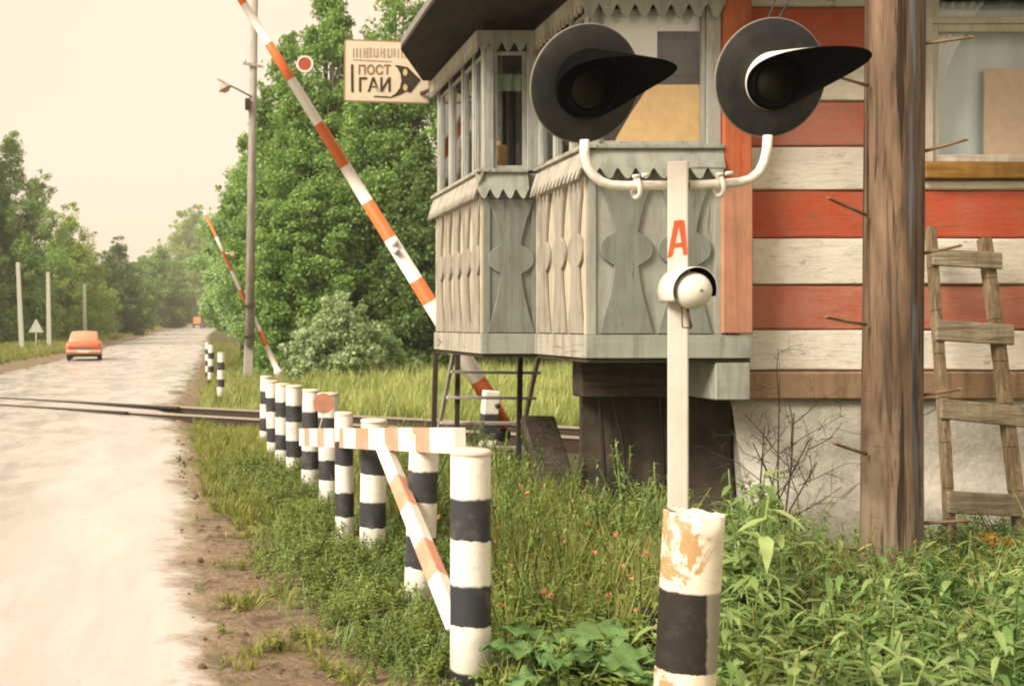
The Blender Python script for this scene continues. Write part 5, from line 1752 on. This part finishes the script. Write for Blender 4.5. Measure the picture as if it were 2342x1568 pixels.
# the far wood that closes the view: one mass
r = np.random.default_rng(11)
cen, rad = [], []
for k in range(900):
    Y = r.uniform(230, 420)
    px = r.uniform(-250, 900)
    x = (px - PX) * Y / F
    if edge_l(Y) - 4 < x < edge_r(Y) + 2:
        continue
    cen.append((x, Y, rise(Y) + abs(r.normal(0, 1)) * (4.0 if px < 420 else 2.6)))
    rad.append(r.uniform(1.0, 2.4))
for k in range(300):      # roadside understorey on the left
    Y = r.uniform(98, 260)
    x = edge_l(Y) - r.uniform(6, 30)
    cen.append((x, Y, rise(Y) + abs(r.normal(0, 1)) * 2.0)); rad.append(r.uniform(0.8, 1.7))
for k in range(200):
    Y = r.uniform(60, 230)
    x = edge_r(Y) + r.uniform(5, 30)
    cen.append((x, Y, rise(Y) + abs(r.normal(0, 1)) * 1.8)); rad.append(r.uniform(0.8, 1.6))
V, T = leaf_cloud(np.array(cen), np.array(rad), np.full(len(cen), 60), 0.55, r)
tag(fast_mesh("far_wood", V, T, leafmat("far wood leaf", [(0.045, 0.075, 0.02), (0.10, 0.14, 0.04), (0.17, 0.21, 0.07)], 0.3)), "far green wood closing the view along the road", "wood", kind="stuff")

# ------------------------------------------------------------------ grass and weeds
def pts_on(n, fx, fy, keep, r):
    x, y = fx(n), fy(n)
    m = np.array([keep(a, b) for a, b in zip(x, y)], bool)
    x, y = x[m], y[m]
    z = np.array([gz(a, b) for a, b in zip(x, y)])
    return np.stack((x, y, z), 1)
def patchy(x, y, f=1.0):
    return 0.5 + 0.5 * math.sin(1.9 * f * x + 1.3 * math.sin(2.3 * f * y)) * math.sin(2.1 * f * y + 1.7 * math.sin(1.3 * f * x + 1))

M_field = leafmat("tall field grass", [(0.14, 0.23, 0.035), (0.28, 0.36, 0.08), (0.48, 0.50, 0.19)], 0.35)
M_verge = leafmat("short verge grass", [(0.11, 0.16, 0.02), (0.20, 0.25, 0.04), (0.32, 0.32, 0.085)], 0.35)
r = np.random.default_rng(21)
tp = [tuft(0.55, 16, 0.014, 0.22, r) for _ in range(8)]
def rail_d(x, y):
    return (Vector((x, y, 0)) - RA).dot(RN)
pp = pts_on(7500, lambda n: r.uniform(-0.4, 14, n), lambda n: 18 + 20 * r.uniform(0, 1, n) ** 1.2, lambda x, y: x > edge_r(y) + 0.45 + 0.5 * patchy(x, y) and rail_d(x, y) < -0.35, r)
sc = np.where(pp[:, 0] < 2.2, r.uniform(0.35, 0.65, len(pp)), r.uniform(0.75, 1.35, len(pp)))
V, T = scatter(tp, pp, sc, r)
tag(fast_mesh("tall_grass", V, T, M_field), "tall yellow green grass beyond the railway", "grass", kind="stuff")
tp = [tuft(0.22, 16, 0.010, 0.15, r) for _ in range(8)]
pp1 = pts_on(5200, lambda n: r.uniform(-0.8, 3.4, n), lambda n: r.uniform(9, 22, n), lambda x, y: x > edge_r(y) + 0.06 + 0.4 * patchy(x, y, 1.7) and (rail_d(x, y) > 1.6 or rail_d(x, y) < -0.1 or r.uniform() < 0.4), r)
pp2 = pts_on(17000, lambda n: r.uniform(-26, -7.6, n), lambda n: 38 + 150 * r.uniform(0, 1, n) ** 1.3, lambda x, y: x < edge_l(y) - 0.9 - 0.5 * patchy(x, y), r)
pp3 = pts_on(2500, lambda n: r.uniform(-2, 6, n), lambda n: 24 + 60 * r.uniform(0, 1, n), lambda x, y: x > edge_r(y) + 0.35 + 0.4 * patchy(x, y), r)
V, T = scatter(tp, np.concatenate((pp1, pp2, pp3)), np.concatenate((r.uniform(0.35, 0.9, len(pp1)), r.uniform(1.0, 2.0, len(pp2)), r.uniform(0.8, 1.7, len(pp3)))), r)
tag(fast_mesh("verge_grass", V, T, M_verge), "short yellow green grass along both verges of the road", "grass", kind="stuff")

def fore_lim(y):
    return float(np.interp(y, [3.0, 4.5, 5.05, 5.9, 6.9, 8.2, 8.9, 9.4, 10.5, 14], [0.95, 0.78, 0.66, 0.46, 0.30, 0.20, 0.45, 0.35, 0.1, -0.1]))

M_weed = leafmat("weed leaves", [(0.065, 0.125, 0.02), (0.14, 0.22, 0.04), (0.29, 0.35, 0.09)], 0.35, 0.45)
M_weed2 = leafmat("pale weed leaves", [(0.05, 0.135, 0.03), (0.13, 0.25, 0.06), (0.38, 0.47, 0.18)], 0.38, 0.42)
# low leafy weeds round the bollards
r = np.random.default_rng(31)
tp = [herb(r.uniform(0.12, 0.26), 16, 0.055, 0.030, r, 0.3, (-0.8, 0.15), 0.7, 0.25) for _ in range(10)]
def keep1(x, y):
    if y < 5.7 and 0.385 < x / y < 0.45:
        return False
    d = x - fore_lim(y) - 0.12 * (patchy(x, y, 3) - 0.5)
    return d > 0 and (d > 0.25 or r.uniform() < 0.35 + 2.4 * d) and r.uniform() < 0.45 + 0.55 * patchy(x, y, 2.0)
pp = pts_on(11000, lambda n: r.uniform(0.0, 3.2, n), lambda n: r.uniform(3.4, 12.5, n), keep1, r)
V, T = scatter(tp, pp, np.interp(pp[:, 0] / pp[:, 1], [0.0, 0.10, 0.235, 0.27], [0.9, 0.62, 0.55, 0.95]) * r.uniform(0.5, 1.35, len(pp)) * np.clip((pp[:, 0] - np.array([fore_lim(b) for b in pp[:, 1]])) * 1.4 + 0.55, 0.5, 1.15), r, 0.25)
tag(fast_mesh("low_weeds", V, T, M_weed), "low leafy green weeds round the feet of the bollards", "weeds", kind="stuff")
tp = [herb(r.uniform(0.10, 0.30), 12, 0.045, 0.014, r, 0.3, (-1.0, 0.0), 0.7, 0.25) for _ in range(6)] + [tuft(0.2, 10, 0.006, 0.12, r) for _ in range(3)]
pp = pts_on(4200, lambda n: r.uniform(0.0, 3.2, n), lambda n: r.uniform(3.4, 12.5, n), keep1, r)
V, T = scatter(tp, pp, r.uniform(0.4, 0.95, len(pp)), r, 0.25)
tag(fast_mesh("pale_weeds", V, T, M_weed2), "pale narrow leaved weeds mixed among the low weeds by the bollards", "weeds", kind="stuff")
# scattered sprigs on the mud
tp2 = [tuft(0.08, 12, 0.008, 0.10, r) for _ in range(4)] + [herb(0.06, 9, 0.04, 0.02, r, 0.3, (-0.5, 0.2), 0.8, 0.3) for _ in range(4)]
pp = pts_on(2400, lambda n: r.uniform(-0.1, 1.0, n), lambda n: r.uniform(3.5, 18, n), lambda x, y: edge_r(y) + 0.04 < x < fore_lim(y) + 0.1 and patchy(x, y, 2.7) > 0.55, r)
V, T = scatter(tp2, pp, r.uniform(0.5, 1.3, len(pp)), r, 0.2)
tag(fast_mesh("mud_weeds", V, T, M_verge), "sparse tufts growing out of the mud at the road edge", "weeds", kind="stuff")
# wispy grass and thin herbs between the bollards and the bay
tp = [tuft(0.45, 20, 0.007, 0.22, r) for _ in range(8)]
pp = pts_on(5600, lambda n: r.uniform(1.15, 3.9, n), lambda n: r.uniform(4.3, 15, n), lambda x, y: (x / y > 0.245 or y > 9) and r.uniform() < 0.3 + 0.7 * patchy(x + 3, y, 1.6) and not (x > 2.85 and y > 8.3) and x / y < 0.42 and not (y < 5.6 and 0.27 < x / y < 0.43), r)
V, T = scatter(tp, pp, r.uniform(0.4, 1.0, len(pp)), r, 0.2)
tag(fast_mesh("wispy_grass", V, T, leafmat("wispy grass", [(0.14, 0.19, 0.03), (0.28, 0.32, 0.07), (0.46, 0.44, 0.17)], 0.35)), "wispy yellow green grass under the grey bay", "grass", kind="stuff")
tp = [herb(r.uniform(0.4, 0.65), 24, 0.075, 0.028, r, 0.4, (-0.7, 0.3), 0.5, 0.2) for _ in range(8)]
pp = pts_on(3400, lambda n: r.uniform(1.25, 3.9, n), lambda n: r.uniform(5.0, 12, n), lambda x, y: (x / y > 0.25 or y > 9) and r.uniform() < patchy(x, y + 2, 1.3) and x / y < 0.42 and not (y < 5.6 and 0.27 < x / y < 0.43) and not (x > 2.85 and y > 8.3) and x > 1.25 + 0.02 * y, r)
V, T = scatter(tp, pp, r.uniform(0.5, 1.05, len(pp)), r, 0.15)
tag(fast_mesh("thin_herbs", V, T, M_weed), "thin green herbs between the bollards and the bay", "weeds", kind="stuff")
# rank lance-leaved weeds in front of the house
r = np.random.default_rng(41)
tp = [herb(r.uniform(0.34, 0.56), 17, 0.165, 0.050, r, 0.5, (-0.75, 0.35), 0.65, 0.2) for _ in range(12)]
def keep3(x, y):
    k = x / y
    return k > 0.405 + (0.02 if y > 6 else 0) and not (abs(x - 1.62) < 0.13 and abs(y - 3.88) < 0.2) and math.hypot(x - 4.2, y - 7.0) > 0.24 and y < YW - 0.15
pp = pts_on(3300, lambda n: r.uniform(1.5, 7.2, n), lambda n: 2.7 + 5.6 * r.uniform(0, 1, n), keep3, r)
hs = np.interp(pp[:, 1], [2.7, 4.0, 5.5, 7, 8.3], [0.6, 0.7, 0.66, 0.48, 0.5])
V, T = scatter(tp, pp, hs * (1 + 0.75 * np.exp(-((pp[:, 0] / pp[:, 1] - 0.475) / 0.035) ** 2) * (pp[:, 1] > 5.3)) * r.uniform(0.5, 1.5, len(pp)), r, 0.16)
tag(fast_mesh("lance_weeds", V, T, M_weed2), "rank pale green lance leaved weeds in front of the log house", "weeds", kind="stuff")
tp = [herb(r.uniform(0.3, 0.5), 18, 0.10, 0.058, r, 0.35, (-0.7, 0.2), 0.6, 0.2) for _ in range(8)]
pp = pts_on(3000, lambda n: r.uniform(1.5, 7.2, n), lambda n: 2.7 + 5.6 * r.uniform(0, 1, n), lambda x, y: keep3(x, y) and (patchy(x, y, 1.1) > 0.55 or x / y > 0.66), r)
V, T = scatter(tp, pp, np.interp(pp[:, 1], [2.7, 4.0, 5.5, 7, 8.3], [0.6, 0.72, 0.72, 0.58, 0.65]) * r.uniform(0.5, 1.4, len(pp)), r, 0.16)
tag(fast_mesh("dark_weeds", V, T, leafmat("dark weed leaves", [(0.04, 0.11, 0.02), (0.08, 0.18, 0.035), (0.16, 0.27, 0.07)], 0.3)), "darker broad leaved weeds among the pale ones by the house", "weeds", kind="stuff")

tp = [tuft(0.5, 14, 0.010, 0.25, r) for _ in range(6)] + [herb(r.uniform(0.35, 0.6), 20, 0.06, 0.016, r, 0.5, (-0.8, 0.2), 0.5, 0.25) for _ in range(5)]
pp = pts_on(1300, lambda n: r.uniform(1.5, 7.2, n), lambda n: 2.7 + 5.6 * r.uniform(0, 1, n), keep3, r)
V, T = scatter(tp, pp, r.uniform(0.5, 1.25, len(pp)) * np.interp(pp[:, 1], [2.7, 5.5, 8.3], [0.7, 0.8, 0.6]), r, 0.25)
tag(fast_mesh("mixed_weeds", V, T, leafmat("yellowing weed leaves", [(0.06, 0.12, 0.02), (0.22, 0.27, 0.05), (0.42, 0.36, 0.12)], 0.35)), "yellowing grass and thin weeds mixed into the plants before the house", "weeds", kind="stuff")

def single_plant(name, V, T, mat, org, label, cat, group=None):
    o = fast_mesh(name, np.asarray(V) + np.asarray(org), T, mat, None, org)
    o.location = org
    return tag(o, label, cat, group)
# burdock: a handful of big crinkled leaves
def big_leaf(L, W, stalk, az, tilt, r):
    parts = []
    base = np.array((0, 0, 0.0))
    dirv = np.array((math.cos(az), math.sin(az), 0))
    top = dirv * stalk * 0.5 + np.array((0, 0, stalk))
    parts.append(stem_tpl(base, top, 0.011))
    nu, nv = 12, 12
    V = []
    ph = r.uniform(0, 6)
    for i in range(nu + 1):
        u = i / nu
        ww = W * 0.5 * (math.sin(math.pi * (0.06 + 0.94 * u) ** 0.62)) ** 0.7
        for j in range(nv + 1):
            v = (j / nv - 0.5) * 2
            x = L * u - 0.10 * L * abs(v) ** 2 * (1 - u) * 1.6
            y = ww * v
            z = 0.05 * L * abs(v) - 0.26 * L * u * u + 0.008 * math.sin(9 * u + 5 * v + ph) + 0.016 * abs(v) * math.sin(16 * u + ph * 2) + r.normal(0, 0.0035)
            V.append((x, y, z))
    T = []
    for i in range(nu):
        for j in range(nv):
            a = i * (nv + 1) + j
            T += [(a, a + 1, a + nv + 2), (a, a + nv + 2, a + nv + 1)]
    V = np.array(V) @ roty(tilt).T @ rotz(az).T + top
    parts.append((V, np.array(T)))
    return join(parts)
M_burd = leafmat("burdock leaf", [(0.07, 0.16, 0.04), (0.12, 0.23, 0.065), (0.20, 0.31, 0.11)], 0.28, 0.62)
for (px, py, Y, n, L, lab) in ((1330, 1530, 4.85, 13, 0.30, "burdock with broad crinkled leaves left of the junction box"),
                               (1285, 1610, 4.5, 8, 0.19, "smaller burdock clump at the lower frame edge beside the front striped bollard"),
                               (2190, 1600, 3.75, 6, 0.16, "broad leaved plant low at the right corner among pale weeds")):
    r = np.random.default_rng(int(px))
    c = P(px, py, Y); c.z = gz(c.x, Y)
    parts = [big_leaf(L * r.uniform(0.7, 1.2), L * r.uniform(0.65, 0.9), r.uniform(0.10, 0.34), 2 * math.pi * i / n + r.normal(0, 0.3), r.uniform(-0.5, 0.25), r) for i in range(n)]
    V, T = join(parts)
    single_plant("burdock_plant", V, T, M_burd, tuple(c), lab, "plant", "burdock clumps")
# tall leggy herbs in front of the pier
for (px, ptop, Y, lab) in ((1425, 1000, 7.3, "tall leggy weed with pale tip in front of the dark pier"), (1500, 1060, 7.0, "leggy weed just left of the signal post"), (1462, 1085, 6.8, "bushy leggy weed between the tallest one and the signal post"), (1160, 1040, 8.2, "leggy weed in front of the far barrier side steps, right of the striped bollards"), (1368, 1090, 7.4, "shorter leggy weed at the foot of the dark pier")):
    r = np.random.default_rng(int(px))
    c = P(px, 1300, Y); c.z = gz(c.x, Y)
    h = EYE - (ptop - PY) * Y / F - c.z
    V, T = join([herb(h, 34, 0.085, 0.030, r, 0.4, (-0.6, 0.3), 0.45, 0.06)] + [(lambda q: (q[0] @ roty(r.uniform(-.5, .5)).T + np.array((0, 0, h * r.uniform(.3, .6))), q[1]))(herb(h * 0.4, 12, 0.06, 0.02, r)) for _ in range(5)])
    single_plant("leggy_weed", V, T, M_weed2, tuple(c), lab, "plant", "leggy weeds by the pier")
# dry leafless shrub against the plaster
r = np.random.default_rng(5)
c = P(1785, 1250, 7.9); c.z = gz(c.x, 7.9)
mb = MB()
def twig(p, d, L, rad, depth):
    q = p + d * L
    mid = p.lerp(q, 0.5) + Vector(r.normal(0, 0.03 * L * 3, 3))
    mb.tube([p, mid, q], [rad, rad * 0.8, rad * 0.55], 5, caps=False)
    if depth == 0:
        return
    for k in range(4 if depth > 1 else 5):
        t = r.uniform(0.25, 1.0)
        s_ = p.lerp(q, t)
        side = Vector(r.normal(0, 1, 3)); side.y *= 0.6
        side = (side - d * side.dot(d)).normalized()
        twig(s_, (d * 0.6 + side * r.uniform(0.5, 0.95)).normalized(), L * r.uniform(0.3, 0.5), rad * 0.5, depth - 1)
for (dx, h) in ((0.02, 1.22), (0.28, 0.85), (-0.22, 0.8), (0.42, 0.7), (-0.1, 0.9), (0.12, 1.0)):
    twig(c.copy(), Vector((dx, 0.05, 1)).normalized(), h, 0.0075, 3)
o = mb.build("dry_shrub", flat("dry twigs", (0.055, 0.042, 0.026), 0.8))
tag(o, "dry leafless brown shrub against the white plaster footing", "shrub")
# goldenrod at the foot of the ladder
tpg = herb(0.62, 26, 0.07, 0.018, r, 0.3, (-0.7, 0.2), 0.5, 0.1)
for i, (px, py, lab) in enumerate(((2268, 1225, "yellow brown flowering herb left of the ladder's right foot"), (2318, 1240, "yellow brown flowering herb at the right frame edge"))):
    c = P(px, 1420, 7.1); c.z = gz(c.x, 7.1)
    V, T = herb(EYE - (py - PY) * 7.1 / F - c.z, 28, 0.08, 0.02, r, 0.3, (-0.7, 0.2), 0.5, 0.05)
    o = single_plant("flowering_herb", V, T, LEAF['mid'], tuple(c), lab, "plant", "flowering herbs by the ladder")
    h = V[:, 2].max()
    top = V[V[:, 2] > h * 0.85]
    V2, T2 = leaf_cloud(top[::3] + np.array(c), np.full(len(top[::3]), 0.06), np.full(len(top[::3]), 14), 0.022, r)
    fl = fast_mesh("flower_head", V2, T2, leafmat("ochre petals", [(0.28, 0.16, 0.03), (0.5, 0.33, 0.06)], 0.3), o, tuple(c))
# small pink and orange flowers in the wispy grass
pp = pts_on(40, lambda n: r.uniform(1.3, 2.9, n), lambda n: r.uniform(5, 8.2, n), lambda x, y: x / y < 0.40, r)
pp[:, 2] += r.uniform(0.25, 0.5, len(pp))
V, T = leaf_cloud(pp, np.full(len(pp), 0.014), np.full(len(pp), 9), 0.022, r)
tag(fast_mesh("wild_flowers", V, T, leafmat("petals", [(0.55, 0.22, 0.16), (0.60, 0.33, 0.12)], 0.3)), "tiny pink and orange flowers in the grass under the bay", "flowers", kind="stuff")
# stones and clods on the mud
mb = MB()
M_stone = flat("clods", (0.11, 0.08, 0.05), 0.9)
r = np.random.default_rng(77)
for k in range(150):
    y = r.uniform(4.0, 16)
    lo, hi = edge_r(y), fore_lim(y) + 0.15
    x = r.uniform(lo - 0.15, max(hi, lo + 0.2))
    s_ = abs(r.normal(0.008, 0.010)) + 0.004
    zz = gz(x, y) if x > edge_r(y) else rise(y) - 0.01
    mb.lathe([(0.001, -s_), (s_ * 0.9, -s_ * 0.4), (s_, 0.1 * s_), (s_ * 0.6, s_ * 0.6), (0.001, s_ * 0.75)], 6, Matrix.Translation((x, y, zz)) @ Matrix.Rotation(r.uniform(0, 6), 4, 'Z') @ Matrix.Rotation(r.normal(0, 0.4), 4, 'X'), smooth=False)
tag(mb.build("gravel", M_stone), "small stones and clods scattered on the muddy verge", "gravel", kind="stuff")

# ------------------------------------------------------------------ summer haze over the whole place
hq = bpy.data.materials.new("haze")
hq.use_nodes = True
hn = hq.node_tree
hn.nodes.clear()
ho = hn.nodes.new("ShaderNodeOutputMaterial")
hv = hn.nodes.new("ShaderNodeVolumePrincipled")
hv.inputs['Color'].default_value = (0.97, 0.95, 0.90, 1)
hv.inputs['Density'].default_value = 0.0010
hv.inputs['Anisotropy'].default_value = 0.3
hn.links.new(hv.outputs[0], ho.inputs['Volume'])
mb = MB(); mb.box((-640, -70, -3), (640, 1240, 26))
tag(mb.build("haze", hq), "thin pale haze in the air along the road", "haze", kind="stuff")
